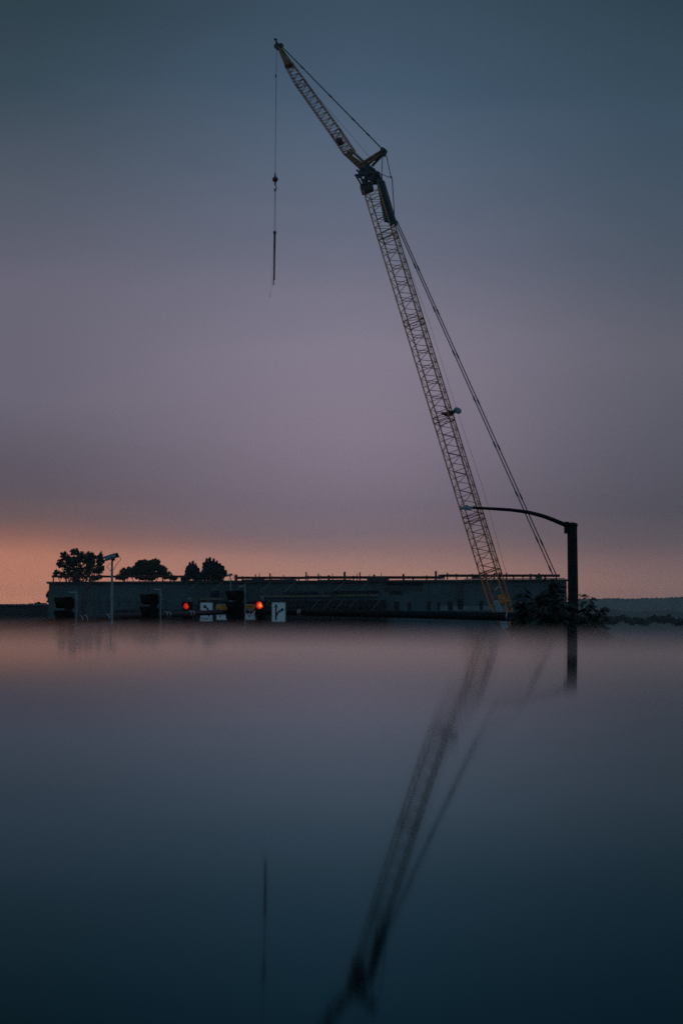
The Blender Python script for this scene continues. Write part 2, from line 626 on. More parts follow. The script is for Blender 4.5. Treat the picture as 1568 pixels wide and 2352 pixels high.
def lattice(A, B, nor, wa, da, wb, db, nb, rc, rbr, mbc, mbb, frames=(True, True), flip=0):
    def cs(t):
        c = A.lerp(B, t)
        w, d = wa + (wb - wa) * t, da + (db - da) * t
        return [c + Wv * (sw * w / 2) + nor * (sn * d / 2) for sw, sn in ((-1, -1), (-1, 1), (1, 1), (1, -1))]
    a, b = cs(0), cs(1)
    for i in range(4):
        mbc.tube(a[i], b[i], rc)
    for k in range(nb):
        t0, t1 = k / nb, (k + 1) / nb
        tm = (t0 + t1) / 2
        p, q, m = cs(t0), cs(t1), cs(tm)
        # faces across the plane normal (0-1 near side, 2-3 far side): these read wide
        for i, j, sgn in ((0, 1, 0), (3, 2, 1)):
            e = sgn ^ flip
            if e:
                mbb.tube(m[i], m[j], rbr, n=4)
                mbb.tube(m[i], p[j], rbr, n=4); mbb.tube(m[j], q[i], rbr, n=4)
            else:
                mbb.tube(p[i], p[j], rbr, n=4)
                mbb.tube(p[j], m[i], rbr, n=4); mbb.tube(m[i], q[j], rbr, n=4)
        # narrow faces
        for i, j, e in ((0, 3, 0), (1, 2, 1)):
            if e:
                mbb.tube(p[i], m[j], rbr, n=4); mbb.tube(m[j], q[i], rbr, n=4)
            else:
                mbb.tube(p[j], m[i], rbr, n=4); mbb.tube(m[i], q[j], rbr, n=4)
    for t, on in ((0.0, frames[0]), (1.0, frames[1])):
        if on:
            c = cs(t)
            for i in range(4):
                mbb.tube(c[i], c[(i + 1) % 4], rbr * 1.5, n=5)
            mbb.tube(c[0], c[2], rbr, n=4)
    return cs


AW = 2.05
ch, br = MB(), MB()
VS = [1318, 1190, 963, 741, 543, 440]
pts = [at_v(BB, BT, v) for v in VS]
for k in range(len(pts) - 1):
    ln = (pts[k + 1] - pts[k]).length
    g = bdir * 0.35
    lattice(pts[k] + g, pts[k + 1] - g, bnor, AW, AW, AW, AW, max(2, round(ln / 2.35)), .084, .037, ch, br)
    for sw in (-1, 1):
        for sn in (-1, 1):
            o_ = Wv * (sw * AW / 2) + bnor * (sn * AW / 2)
            ch.tube(pts[k + 1] - g + o_, pts[k + 1] + g + o_, .055)
            ch.tube(pts[k] - g * .9 + o_, pts[k] + g + o_, .1)
# foot section narrowing in depth towards the pivot
lattice(pts[0] - bdir * .3, BB, bnor, AW, AW, AW, AW * .95, 1, .09, .04, ch, br)
piv = FOOT + Vector((0, 0, 1.9))
boom = ch.build('boom', M_YEL, crane)
br.build('bracing', M_RUST, boom)
ft = MB()
cF = [BB + Wv * (sw * AW / 2) + bnor * (sn * AW * .475) for sw in (-1, 1) for sn in (-1, 1)]
for i, c in enumerate(cF):
    sw = -1 if i < 2 else 1
    ft.tube(c, piv + Wv * (sw * 1.05), .10, .12)
for i, j in ((0, 2), (1, 3), (0, 1), (2, 3), (0, 3)):
    ft.tube(cF[i], cF[j], .08)
for sw in (-1, 1):
    a = BB + Wv * (sw * 1.0)
    b = piv + Wv * (sw * 1.0)
    for t in (.2, .45, .7):
        c = a.lerp(b, t)
        hw = .9 * (1 - t)
        ft.tube(c - bnor * hw, c + bnor * hw, .07)
        ft.tube(c - bnor * hw, a.lerp(b, t + .2) + bnor * (hw - .2), .05)
    ft.box(at_v(BB, BT, 1378) + Wv * (sw * .95) + bnor * .55, (.5, .12, .9), Matrix.Rotation(-.3, 3, 'Y'))
ft.build('boom_foot', M_YEL, crane)
# ropes running along the boom back
for offw, offn, r in ((.55, .90, .045), (-1.0, 1.08, .06)):
    q = MB()
    q.tube(at_v(BB, BT, 1375) + Wv * offw + bnor * offn, at_v(BB, BT, 428) + Wv * offw + bnor * offn, r)
    q.build('hoist_rope', M_CABLE, crane)
q = MB()
q.path([in_plane(1225, 1400), in_plane(1163, 1322), in_plane(1108, 1120), in_plane(1048, 940), in_plane(985, 740), in_plane(912, 540), in_plane(880, 430)][1:], .02, 4)
q.build('hoist_rope', M_CABLE, crane)

# rope deflector roller standing off the boom back
dp = in_plane(1050, 943)
dv = MB()
m3 = Matrix((bdir, Wv, bnor)).transposed()
dv.tube(dp - Wv * .42, dp + Wv * .42, .37, n=20)
droll = dv.build('roller_drum', M_PALEBLUE, crane, False)
dv = MB()
a0 = in_plane(1021, 952)
for sw in (-.5, .5):
    dv.tube(a0 + Wv * sw, dp + Wv * sw, .17, .10)
dv.tube(a0 - Wv * 1.0, a0 + Wv * 1.0, .14)
dv.tube(in_plane(1020, 935), a0.lerp(dp, .5), .06)
dv.ball(a0.lerp(dp, .55), .35, sc=(1.3, 1, .7))
dv.build('roller_bracket', M_DARKST, crane)

# boom head: sheave cluster, brackets
bh = MB()
hc = in_plane(846, 402)
random.seed(5)
for sw in (-.8, -.3, .3, .8):
    for (u, v, r) in ((838, 396, .42), (858, 408, .48), (851, 388, .32)):
        c = in_plane(u, v) + Wv * sw
        bh.tube(c - Wv * .07, c + Wv * .07, r, n=16)
for (u0, v0), (u1, v1), r in (((822, 408), (866, 402), .16), ((830, 398), (841, 425), .15), ((866, 402), (862, 420), .14), ((845, 380), (850, 412), .15), ((824, 408), (838, 432), .12),
                              ((836, 390), (866, 402), .12), ((826, 396), (858, 418), .13), ((838, 420), (864, 414), .16), ((855, 385), (846, 412), .09)):
    for sw in (-1.0, 1.0):
        bh.tube(in_plane(u0, v0) + Wv * sw, in_plane(u1, v1) + Wv * sw, r)
bh.tube(in_plane(832, 400) - Wv * 1.1, in_plane(832, 400) + Wv * 1.1, .14)
bh.tube(in_plane(862, 404) - Wv * 1.1, in_plane(862, 404) + Wv * 1.1, .14)
bh.tube(in_plane(843, 424) - Wv * 1.05, in_plane(843, 424) + Wv * 1.05, .3)
bh.box(in_plane(842, 432), (1.5, 1.6, 1.0), Matrix.Rotation(-.3, 3, 'Y'))
bh.build('boom_head', M_DARKST, crane)
bq = MB()
for (u0, v0), (u1, v1), r in (((838, 384), (856, 396), .12), ((830, 412), (850, 398), .12), ((846, 398), (852, 418), .1)):
    for sw in (-.7, .7):
        bq.tube(in_plane(u0, v0) + Wv * sw, in_plane(u1, v1) + Wv * sw, r)
bq.build('head_frame', M_BROWN, crane)
pl = MB()
pc = in_plane(819, 409)
pl.tube(pc, in_plane(829, 404), .05, .3)
pl.build('head_bracket', M_GREENST, crane)
MB().ball(in_plane(865, 398), .33, sc=(1.3, 1, .9)).ball(in_plane(869, 402), .26).build('sheave_guard', M_GREENST, crane)

# dark green folded strut lying on the back of the boom
gs = MB()
for sw in (-.85, .85):
    gs.tube(in_plane(873, 417) + Wv * sw, in_plane(892, 513) + Wv * sw, .22, .26, n=8)
a_, b_, c_, d_ = in_plane(868, 415), in_plane(880, 414), in_plane(909, 514), in_plane(886, 510)
k = len(gs.v)
for sw in (-.5, .5):
    gs.v += [p + Wv * sw for p in (a_, b_, c_, d_)]
gs.f += [(k, k + 1, k + 2, k + 3), (k + 7, k + 6, k + 5, k + 4), (k, k + 4, k + 5, k + 1), (k + 1, k + 5, k + 6, k + 2), (k + 2, k + 6, k + 7, k + 3), (k + 3, k + 7, k + 4, k)]
gs.build('folded_strut', M_GREENST, crane)
gt = MB()
gt.tube(in_plane(880, 415), in_plane(908, 512), .08)
gt.build('strut_edge', M_BROWN, crane)
bl = MB()
bl.path([in_plane(902, 492), in_plane(905, 508), in_plane(909, 517)], [.12, .3, .22], 8)
bl.build('pendant_block', M_DARKST, crane)

# jib
JB, JT = in_plane(826, 392), in_plane(640, 112)
jdir = (JT - JB).normalized()
jnor = Wv.cross(jdir).normalized()
if jnor.x < 0: jnor = -jnor
jc, jr = MB(), MB()
JA = in_plane(803, 352); JM = in_plane(777, 312 - 13); JH = in_plane(664, 150)
J1 = in_plane(772, 306); J2 = in_plane(691, 192)
lattice(JA, J1, jnor, 1.25, 1.25, 1.25, 1.3, 5, .066, .032, jc, jr)
lattice(J1, J2, jnor, 1.25, 1.3, 1.2, 1.25, 9, .066, .032, jc, jr)
lattice(J2, JH, jnor, 1.2, 1.25, 1.0, .95, 3, .066, .032, jc, jr)
jib = jc.build('jib', M_RUST, crane)
jr.build('bracing', M_RUST, jib)
jh = MB()
for sw in (-.35, .35):
    jh.tube(JH + Wv * sw - jnor * .2, in_plane(641, 108) + Wv * sw * .5, .30, .15, n=8)
jh.tube(JH + jnor * .45, in_plane(643, 107), .12)
jh.tube(JH - jnor * .45, in_plane(640, 112), .12)
c = in_plane(665, 146)
jh.tube(c - Wv * .6, c + Wv * .6, .36, n=14)
jh.build('jib_tip', M_BROWN, crane)
jt = MB()
c = in_plane(638, 107)
for sw in (-.25, .25):
    jt.tube(c + Wv * (sw - .06), c + Wv * (sw + .06), .42, n=16)
c2 = in_plane(646, 104)
jt.tube(c2 - Wv * .2, c2 + Wv * .2, .25, n=12)
jt.build('tip_sheave', M_DARKST, crane)
bc = MB()
bc.tube(in_plane(639, 104), in_plane(633, 90), .06)
bc.ball(in_plane(633, 91), .2, 8, 6, (1.2, 1, .8)).ball(in_plane(635, 97), .16, 8, 6)
bc.tube(in_plane(632, 92), in_plane(631, 87), .05)
bc.build('warning_beacon', M_DARKST, crane)
c = in_plane(780, 325)
jp = MB()
jp.ball(c, .45, sc=(.9, 1.2, 1.1))
jp.tube(c - Wv * .75, c + Wv * .75, .28, n=12)
jp.build('jib_joint', M_DARKST, crane)
jf = MB()
for sw in (-.5, .5):
    jf.tube(JA + Wv * sw + jnor * .4, in_plane(846, 382) + Wv * sw, .17, .15)
    jf.tube(JA + Wv * sw - jnor * .45, in_plane(833, 392) + Wv * sw, .21, .18)
    jf.tube(JA + Wv * sw - jnor * .1, in_plane(838, 390) + Wv * sw, .16, .14)
    jf.tube(in_plane(806, 357) + Wv * sw, in_plane(835, 378) + Wv * sw, .11)
jf.tube(JA - Wv * .6, JA + Wv * .6, .2)
jf.build('jib_foot', M_BROWN, crane)
st = MB()
for sw in (-.6, .6):
    st.tube(in_plane(830, 382) + Wv * sw, in_plane(879, 347) + Wv * sw * .3, .21, .19, n=8)
    st.tube(in_plane(850, 378) + Wv * sw, in_plane(880, 352) + Wv * sw * .3, .16, n=8)
for t in (.25, .5, .75):
    st.tube(in_plane(830, 382).lerp(in_plane(879, 347), t) + Wv * .5, in_plane(830, 382).lerp(in_plane(879, 347), t) - Wv * .5, .08)
st.build('jib_strut', M_BROWN, crane)
sb = MB()
sb.ball(in_plane(863, 363), .38, 10, 7, (1.3, 1.2, .9))
sb.tube(in_plane(881, 346) - Wv * .5, in_plane(881, 346) + Wv * .5, .3, n=12)
sb.tube(in_plane(881, 348), in_plane(883, 360), .25, .12)
sb.build('strut_sheave', M_DARKST, crane)
TOP = in_plane(881, 346)
pd = MB()
for sw in (-.22, .22):
    a, b = in_plane(646, 106) + Wv * sw, TOP + Wv * sw
    pd.tube(a, b, .07)
    for t in (.2, .48, .7, .84):
        pd.tube(a.lerp(b, t), a.lerp(b, t + .018), .11)
pd.tube(in_plane(642, 104), in_plane(690, 176), .045)
pd.build('jib_pendant', M_CABLE, crane)
for sw, pth in ((-.5, [(881, 350), (878, 400), (879, 440), (882, 480), (886, 508)]), (.5, [(884, 352), (895, 403), (898, 410), (902, 470), (903, 496)])):
    q = MB()
    pp = [in_plane(u, v) + Wv * sw * .6 for u, v in pth]
    q.path(pp, [.05, .05, .06, .05, .06], 6)
    q.tube(pp[1] + (pp[2] - pp[1]) * .0, pp[1].lerp(pp[2], .6), .10)
    q.build('strut_backstay', M_CABLE, crane)
q = MB()
q.tube(in_plane(878, 401), in_plane(897, 408), .05)
q.tube(in_plane(877, 412), in_plane(903, 494), .06)
q.build('backstay_spreader', M_DARKST, crane)
q = MB()
q.path([in_plane(664, 140), in_plane(720, 213), in_plane(790, 292), in_plane(851, 364), in_plane(866, 402)], .022, 4)
q.build('whip_rope', M_CABLE, crane)
# main pendants: boom back down to the mast head
GH = (1272, 1328)
for sw, (u0, v0), (u1, v1) in ((-.75, (903, 500), (1271, 1326)), (.75, (911, 507), (1277, 1322))):
    q = MB()
    # keep each line at its own offset across the crane
    a, b = in_plane(u0, v0, sw), in_plane(u1, v1, sw)
    q.tube(a, b, .07)
    for v in (975, 1140, 1305, 1475, 1640, 1815, 1975, 2075):
        vv = v / 1.5944 + (6 if sw > 0 else 0)
        t = (vv - v0) / (v1 - v0)
        if 0 < t < .98:
            q.tube(a.lerp(b, t), a.lerp(b, t + .014), .11)
    q.build('boom_pendant', M_CABLE, crane)
MH = in_plane(1276, 1338)
ms = MB()
for sw in (-1, 1):
    ms.tube(piv + Wv * sw * 1.0, MH + Wv * sw * .8, .12)
    ms.tube(MH + Wv * sw * .8, MH + Wv * sw * .8 + Vector((2.6, -1.1, -7.5)), .035)
for t in (.15, .35, .55, .75, .95):
    ms.tube(piv.lerp(MH, t) - Wv * .9, piv.lerp(MH, t) + Wv * .9, .06)
ms.build('mast', M_DARKST, crane)
mh = MB()
for sw in (-.7, 0, .7):
    mh.tube(MH + Wv * (sw - .1), MH + Wv * (sw + .1), .34, n=14)
mh.tube(MH - Wv * 1.0, MH + Wv * 1.0, .15)
mh.build('mast_head', M_GREENST, crane)
# white banner plate on the boom foot, with rows of dark lettering too small to read
wp = MB()
A1, A2, A3, A4 = in_plane(1133, 1380, -1.25), in_plane(1143, 1377, -1.25), in_plane(1167, 1441, -1.25), in_plane(1153, 1445, -1.25)
for off in (0, .06):
    wp.v += [p + Wv * off for p in (A1, A2, A3, A4)]
wp.f = [(0, 1, 2, 3), (7, 6, 5, 4), (0, 4, 5, 1), (1, 5, 6, 2), (2, 6, 7, 3), (3, 7, 4, 0)]
wpo = wp.build('name_plate', M_PALEBLUE, crane)
wl = MB()
for k in range(9):
    t = .1 + k * .09
    a = A1.lerp(A4, t) - Wv * .02
    b = A2.lerp(A3, t) - Wv * .02
    dn = (A4 - A1).normalized()
    wl.box(a.lerp(b, .35), (.14, .02, .07), Matrix.Rotation(.35, 3, 'Y'))
    wl.box(a.lerp(b, .62) + dn * .08, (.07, .02, .15), Matrix.Rotation(.35, 3, 'Y'))
tag(wl.build('lettering', M_BLACK, wpo), kind='stuff')
sl = MB()
for u, v in ((1134, 1348), (1142, 1345)):
    pass
sl.tube(in_plane(1135, 1356, -.9), in_plane(1146, 1346, -.9), .06)
MB().tube(in_plane(1146, 1376, -.9), in_plane(1158, 1375, -.9), .05).build('foot_strap', M_BAND, crane)
sl.build('foot_strap', M_BAND, crane)
# upperworks and tracks
base = MB()
rot = Matrix((Lh, Wv, Vector((0, 0, 1)))).transposed()
fl = FOOT.copy(); fl.z = 0
base.box(fl - Lh * 2.5 + Vector((0, 0, 2.4)), (8.0, 3.2, 1.9), rot)
base.box(fl - Lh * 6.2 + Vector((0, 0, 2.2)), (2.0, 6.0, 2.6), rot)
base.build('upper_deck', M_YEL, crane)
cb = MB()
cb.box(fl + Lh * 1.0 - Wv * 2.6 + Vector((0, 0, 2.6)), (2.2, 1.4, 2.1), rot)
cb.build('cab', M_GLASS, crane)
for sw in (-1, 1):
    tr = MB()
    o = fl + Wv * (sw * 3.4) - Lh * 1.5
    nseg = 20
    poly = []
    for i in range(nseg):
        a = i * math.tau / nseg
        poly.append(((4.2 if math.cos(a) > 0 else -4.2) + .65 * math.cos(a), .66 + .65 * math.sin(a)))
    tr.prism(poly, -.6, .6, rot, o)
    tr.build('track', M_RUBBER, crane)
ub = MB()
ub.tube(fl - Lh * 1.5 + Vector((0, 0, .9)), fl - Lh * 1.5 + Vector((0, 0, 1.45)), 1.7, n=24)
ub.box(fl - Lh * 1.5 + Vector((0, 0, .8)), (2.4, 6.2, .7), rot)
ub.build('undercarriage', M_DARKST, crane)

# hoist line, overhaul ball and hook belong to the crane; the steel beam hangs from it
HU = in_plane(635, 112)
HB = in_plane(632, 412)
hr = MB()
hr.tube(HU, HB + Vector((0, 0, .5)), .03, n=5)
hr.tube(in_plane(633, 172), in_plane(633, 178), .07)
hr.build('load_line', M_CABLE, crane)
hb = MB()
hb.ball(HB, .38, 16, 12).tube(HB + Vector((0, 0, .35)), HB + Vector((0, 0, 1.0)), .13, .05, n=8)
hbo = hb.build('overhaul_ball', M_RED, crane, True)
hk = MB()
hk.tube(HB - Vector((0, 0, .4)), HB - Vector((0, 0, .75)), .11)
hkp = [HB + Vector((x, 0, z)) for x, z in ((0, -.72), (.10, -.95), (.16, -1.2), (.05, -1.4), (-.10, -1.33), (-.15, -1.15))]
hk.path(hkp, [.07, .07, .08, .09, .07, .03], 7)
hk.ball(HB - Vector((0, 0, 1.5)), .14)
hk.build('hook', M_DARKST, hbo)

lp = in_plane(631, 535)
load = thing('hanging_steel_beam', 'long dark steel beam hanging upright below the red ball on two slings', 'steel beam', lp)
sg = MB()
for dx in (-.09, .09):
    sg.tube(HB + Vector((dx * .4, 0, -1.5)), lp + Vector((dx, 0, .2)), .022, n=4)
sg.build('sling', M_GREENST, load)
sh = MB()
sh.ball(lp + Vector((0, 0, .05)), .24, 10, 8, (.9, .9, 1))
sh.build('shackle', M_DARKST, load)
be = MB()
lb1, lb2 = in_plane(629.5, 643), in_plane(628, 655)
be.path([lp, lp.lerp(lb1, .5), lb1], [.15, .12, .11], 6)
be.tube(lb1 + Vector((-.06, 0, .3)), lb2, .07)
be.build('beam', M_DARKST, load)
tl = MB()
tl.path([lp + Vector((-.1, 0, -.3)), in_plane(626, 615), in_plane(624, 650), in_plane(621.5, 672), in_plane(620, 680)], .014, 4)
tl.ball(in_plane(620, 680), .07, 6, 4)
tl.build('tag_line', M_CABLE, load)

# ------------------------------------------------------------------ warehouse under construction
WA, WB = P(113, 1336, 208), P(1300, 1330, 197)
WA.z = WB.z = 0
ex = (WB - WA).normalized()
ey = Vector((-ex.y, ex.x, 0))
if ey.y < 0: ey = -ey


def wall_pt(u, v, off=0.0):
    """point on the facade plane, moved off metres towards the viewer"""
    d = ray(u, v)
    o = WA - ey * off
    t = (o - EYE).dot(ey) / d.dot(ey)
    return EYE + d * t


WROT = Matrix((ex, ey, Vector((0, 0, 1)))).transposed()


def wbox(mb, u0, v0, u1, v1, off0, off1):
    """box on the facade between image corners, from off0 to off1 metres in front of the wall plane"""
    vm = (v0 + v1) / 2
    a, b = wall_pt(u0, vm, off1), wall_pt(u1, vm, off1)
    zt, zb = wall_pt((u0 + u1) / 2, v0, off1).z, wall_pt((u0 + u1) / 2, v1, off1).z
    c = (a + b) / 2 + ey * ((off1 - off0) / 2)
    c.z = (zt + zb) / 2
    mb.box(c, (abs((b - a).dot(ex)), abs(off1 - off0), zt - zb), WROT)


LEN = (WB - WA).length
ZT = 11.93
bld = thing('warehouse', 'long low concrete warehouse shell under construction behind the crane', 'building', WA)
wl = MB()
wl.box(WA + ex * LEN / 2 + ey * 20 + Vector((0, 0, ZT / 2)), (LEN, 40, ZT), WROT)
wl.build('wall', M_CONC, bld)
cp = MB()
cp.box(WA + ex * LEN / 2 + ey * .1 + Vector((0, 0, ZT + .1)), (LEN + .5, .9, .28), WROT)
cp.build('parapet', M_CONCD, bld)
cp = MB()
wbox(cp, 1065, 1328.3, 1297, 1330.2, .3, .55)
cp.build('coping', M_CONCL, bld)
for u in (228, 340, 660, 985, 1060, 1180, 1240):
    j = MB(); wbox(j, u - .6, 1337, u + .6, 1480, 0, .03); j.build('panel_joint', M_CONCD, bld)
for (u0, v0, u1, v1, nm, m, o1) in (
        (887, 1337, 971, 1345, 'opening', M_OPEN, .06), (656, 1359, 730, 1366, 'opening', M_OPEN, .06), (764, 1357, 870, 1364, 'opening', M_OPEN, .06),
        (882, 1347, 968, 1356, 'lintel', M_CONCD, .10), (893, 1358, 925, 1365, 'opening', M_OPEN, .10),
        (460, 1373, 515, 1378.5, 'beam', M_PLANK, .35), (600, 1367.5, 760, 1371.5, 'beam', M_PLANK, .35), (776, 1365, 868, 1370, 'beam', M_PLANK, .35),
        (484, 1357, 503, 1372, 'opening', M_OPEN, .06),
        (1050, 1377, 1063, 1400, 'window', M_OPEN, .06), (1028, 1381, 1039, 1402, 'window', M_OPEN, .06), (905, 1382, 916, 1401, 'window', M_OPEN, .06),
        (936, 1383, 943, 1401, 'window', M_OPEN, .06), (980, 1381, 988, 1401, 'window', M_OPEN, .06), (1004, 1383, 1010, 1401, 'window', M_OPEN, .06),
        (1100, 1381, 1108, 1401, 'window', M_OPEN, .06), (868, 1382, 880, 1401, 'window', M_OPEN, .06),
        (1048, 1332, 1063, 1377, 'pilaster', M_CONCD, .18), (560, 1337, 566, 1372, 'pilaster', M_CONCD, .18),
        (1010, 1392, 1160, 1402, 'plinth', M_CONCL, .05), (845, 1351, 856, 1355, 'sheet', M_CONCL, .3)):
    b = MB(); wbox(b, u0, v0, u1, v1, 0.004, o1); b.build(nm, m, bld)
# deep shade under the deck, put into the near-black of projecting mesh bays
dk = MB(); wbox(dk, 455, 1379.5, 884, 1480, .01, 1.6); dk.build('shaded_mesh_bay', M_MESHSHADE, bld)
dk = MB(); wbox(dk, 265, 1401, 455, 1480, .01, 1.2); dk.build('shaded_mesh_bay', M_MESHSHADE, bld)
# red oxide guardrails along the roof edge, one per stretch
random.seed(11)


def guardrail(u0, u1, vtop, vmid, vbase, spacing, label, off=.25, hi=0, irregular=True):
    o = wall_pt(u0, vbase, off)
    t = thing('guardrail', label, 'guardrail', o, 'guardrails on the warehouse roof edge')
    r = MB()
    for v in (vtop, vmid):
        r.tube(wall_pt(u0, v, off), wall_pt(u1, v, off), .11, n=5)
    r.build('rail', M_REDPIPE, t)
    u = u0 + 3
    while u < u1:
        p = MB()
        top = vtop - (random.uniform(0, hi) if hi else 1.5)
        p.tube(wall_pt(u, vbase, off), wall_pt(u, top, off), .10 if random.random() < .7 else .16, n=5)
        p.build('post', M_REDPIPE, t)
        u += spacing * (random.uniform(.5, 1.4) if irregular else 1)
    return t


guardrail(120, 428, 1323.5, 1325, 1336, 85, 'dark red rooftop guardrail in front of the left trees')
guardrail(540, 700, 1326.0, 1328.5, 1335, 24, 'dark red rooftop guardrail with tall posts, right of the trees', hi=10, irregular=True)
guardrail(700, 1010, 1325, 1328, 1334, 26, 'dark red rooftop guardrail with tall uneven posts, mid building', hi=14)
guardrail(1012, 1285, 1321, 1323.6, 1331, 21, 'dark red rooftop guardrail with close posts behind the crane boom', hi=7)
for (u0, v0, u1, v1, lab) in ((554, 1329, 676, 1335.5, 'long dark pallet stack on the roof edge right of the trees'),
                              (731, 1331, 830, 1335, 'low dark material stack on the roof edge, mid building'),
                              (842, 1324, 888, 1333, 'boxy dark bundle on the roof edge above the dark opening'),
                              (1098, 1336.5, 1100, 1337, None)):
    if lab is None: continue
    b = MB()
    n_ = max(2, int((u1 - u0) / 22))
    for i in range(n_):
        w = (u1 - u0) / n_
        wbox(b, u0 + i * w + .3, v0 + random.uniform(0, 2), u0 + (i + 1) * w - .5, v1, -1.2, .35)
    tag(b.build('material_stack', M_SCAF), lab, 'pallet stack', 'stacks of material on the roof edge')
for (u, lab) in ((1013, 'small bolted clamp frame on the roof edge left of the crane'), (1090, 'small bolted clamp frame on the roof edge just left of the boom'),
                 (1236, 'small bolted clamp frame on the roof edge right of the boom')):
    b = MB()
    for dx in (-6, -2, 2, 6):
        b.tube(wall_pt(u + dx, 1331, .45), wall_pt(u + dx, 1320, .45), .1, n=5)
    for v in (1321.5, 1326.5):
        b.tube(wall_pt(u - 7, v, .45), wall_pt(u + 7, v, .45), .1, n=5)
    tag(b.build('clamp_frame', M_DARKST), lab, 'clamp frame', 'clamp frames on the roof edge')

# scaffolding bays in front of the wall
bays = [(428, 484), (484, 540), (540, 596), (596, 652), (652, 708), (708, 764), (764, 820), (820, 876)]
words = ['leftmost scaffold bay of the row, under the conifers', 'scaffold bay under the right conifer, behind the left turn sign', 'scaffold bay behind the tall dark signal with no lit lamp',
         'scaffold bay directly behind the right lit red signal', 'scaffold bay just right of the up-and-right arrow sign', 'scaffold bay in the middle of the building, above the mast arm',
         'scaffold bay with a white sheet beside it, second from the right end', 'rightmost scaffold bay, left of the roof-edge opening']
for i, (u0, u1) in enumerate(bays):
    t = thing('scaffold_bay', words[i], 'scaffold', wall_pt(u0, 1440, 2.2), 'scaffold bays along the front of the warehouse')
    fr = MB()
    for u in (u0, (u0 + u1) / 2, u1 - .8):
        for off in (1.8, 2.9):
            a = wall_pt(u, 1316 + random.uniform(0, 12), off); b = a.copy(); b.z = 0
            fr.tube(a, b, .05, n=5)
    for v in (1334, 1362, 1390, 1420):
        for off in (1.8, 2.9):
            fr.tube(wall_pt(u0, v, off), wall_pt(u1, v, off), .035, n=4)
    fr.build('frame', M_SCAF, t)
    pk = MB()
    for v in (1335, 1391):
        if random.random() < .8:
            a, b = wall_pt(u0 + 1, v, 2.35), wall_pt(u1 - 1, v, 2.35)
            pk = MB()
            pk.box((a + b) / 2, ((b - a).length, .9, .08), WROT)
            pk.build('plank', M_SCAF, t)
    for (ua, ub, va, vb) in ((u0 + 2, u0 + 26, 1358, 1338), (u0 + 4, u0 + 24, 1403, 1378), (u0 + 32, u0 + 52, 1403, 1379)):
        if random.random() < .75:
            MB().tube(wall_pt(ua, va, 3.0), wall_pt(ub, vb, 3.0), .028, n=4).build('brace', M_GALV, t)
# shoring frames standing low in front of the left wall
for i, (u0, u1, lab) in enumerate(((305, 349 - 0, 'shoring frame in front of the left wall, left of the camera pole'), (370, 405, 'shoring frame just right of the camera pole'),
                                   (434, 478, None), (500, 519, None))):
    pass
for i, (x0, x1, lab) in enumerate(((470, 625, 'low shoring frame just left of the camera pole'), (697, 815, 'low shoring frame directly behind the camera pole'),
                                   (920, 1075, 'low shoring frame midway between the camera pole and the middle dark signal'), (1150, 1215, 'narrow shoring frame touching the middle dark signal'),
                                   (1460, 1540, 'narrow shoring frame just right of the middle dark signal'))):
    u0, u1 = (170 + x0 / 3.484) / 1.5944, (170 + x1 / 3.484) / 1.5944
    b = MB()
    off = 4.0
    for u in (u0, u0 + 3, u1 - 3, u1):
        a = wall_pt(u, 1380, off); c = a.copy(); c.z = 0
        b.tube(a, c, .06, n=5)
    for v in (1380, 1384, 1408):
        b.tube(wall_pt(u0, v, off), wall_pt(u1, v, off), .05, n=5)
    b.tube(wall_pt(u0 + 2, 1410, off), wall_pt(u1 - 2, 1386, off), .05, n=5)
    tag(b.build('shoring_frame', M_SCAF), lab, 'shoring frame', 'shoring frames before the left wall')

# slanting lattice ladder hoist leaning over the left end
lh = thing('ladder_hoist', 'reddish lattice ladder leaning against the left end of the building', 'ladder', wall_pt(180, 1440, 6))
b = MB()
aL, aR = wall_pt(174, 1440, 6), wall_pt(186, 1440, 6)
bL, bR = wall_pt(203, 1316, 1.0), wall_pt(212, 1318, 1.0)
b.tube(aL, bL, .07, n=5); b.tube(aR, bR, .07, n=5)
b.build('rail', M_REDPIPE, lh)
b = MB()
for k in range(22):
    t = k / 22
    b.tube(aL.lerp(bL, t), aR.lerp(bR, t), .04, n=4)
    b.tube(aL.lerp(bL, t), aR.lerp(bR, t + 1 / 22), .03, n=4)
b.build('rung', M_REDPIPE, lh)

# low annex wall at far left
an = thing('annex_building', 'low dark flat-roofed building at the far left edge beside the warehouse', 'building', P(0, 1440, 225))
b = MB()
p0, p1 = P(-200, 1390, 225), P(112.5, 1390, 225)
b.box(((p0.x + p1.x) / 2, 232, (p0.z) / 2), (p1.x - p0.x, 14, p0.z))
b.build('wall', M_CONCD, an)
b = MB()
b.box(((p0.x + p1.x) / 2, 224.9, p0.z + .08), (p1.x - p0.x, .4, .2))
b.build('coping', M_CONCL, an)
b = MB()
for u in range(4, 112, 9):
    a = P(u, 1400, 222.0); c = a.copy(); c.z = 0
    b.tube(a, c, .05, n=4)
b.tube(P(-200, 1400, 222), P(112, 1400, 222), .05, n=4)
b.tube(P(-200, 1408, 222), P(112, 1408, 222), .05, n=4)
b.build('fence_frame', M_SCAF, an)
b = MB()
for u, h in ((52, 3), (72, 4), (86, 6), (89, 8), (91, 7), (97, 5), (101, 5), (103, 4)):
    q = P(u, 1390, 233); q2 = P(u, 1390 - h, 233)
    b.box((q.x, 233, (q.z + q2.z) / 2), (.25 if h > 6 else .8, .4, q2.z - q.z))
b.build('roof_vent', M_CONCD, an)


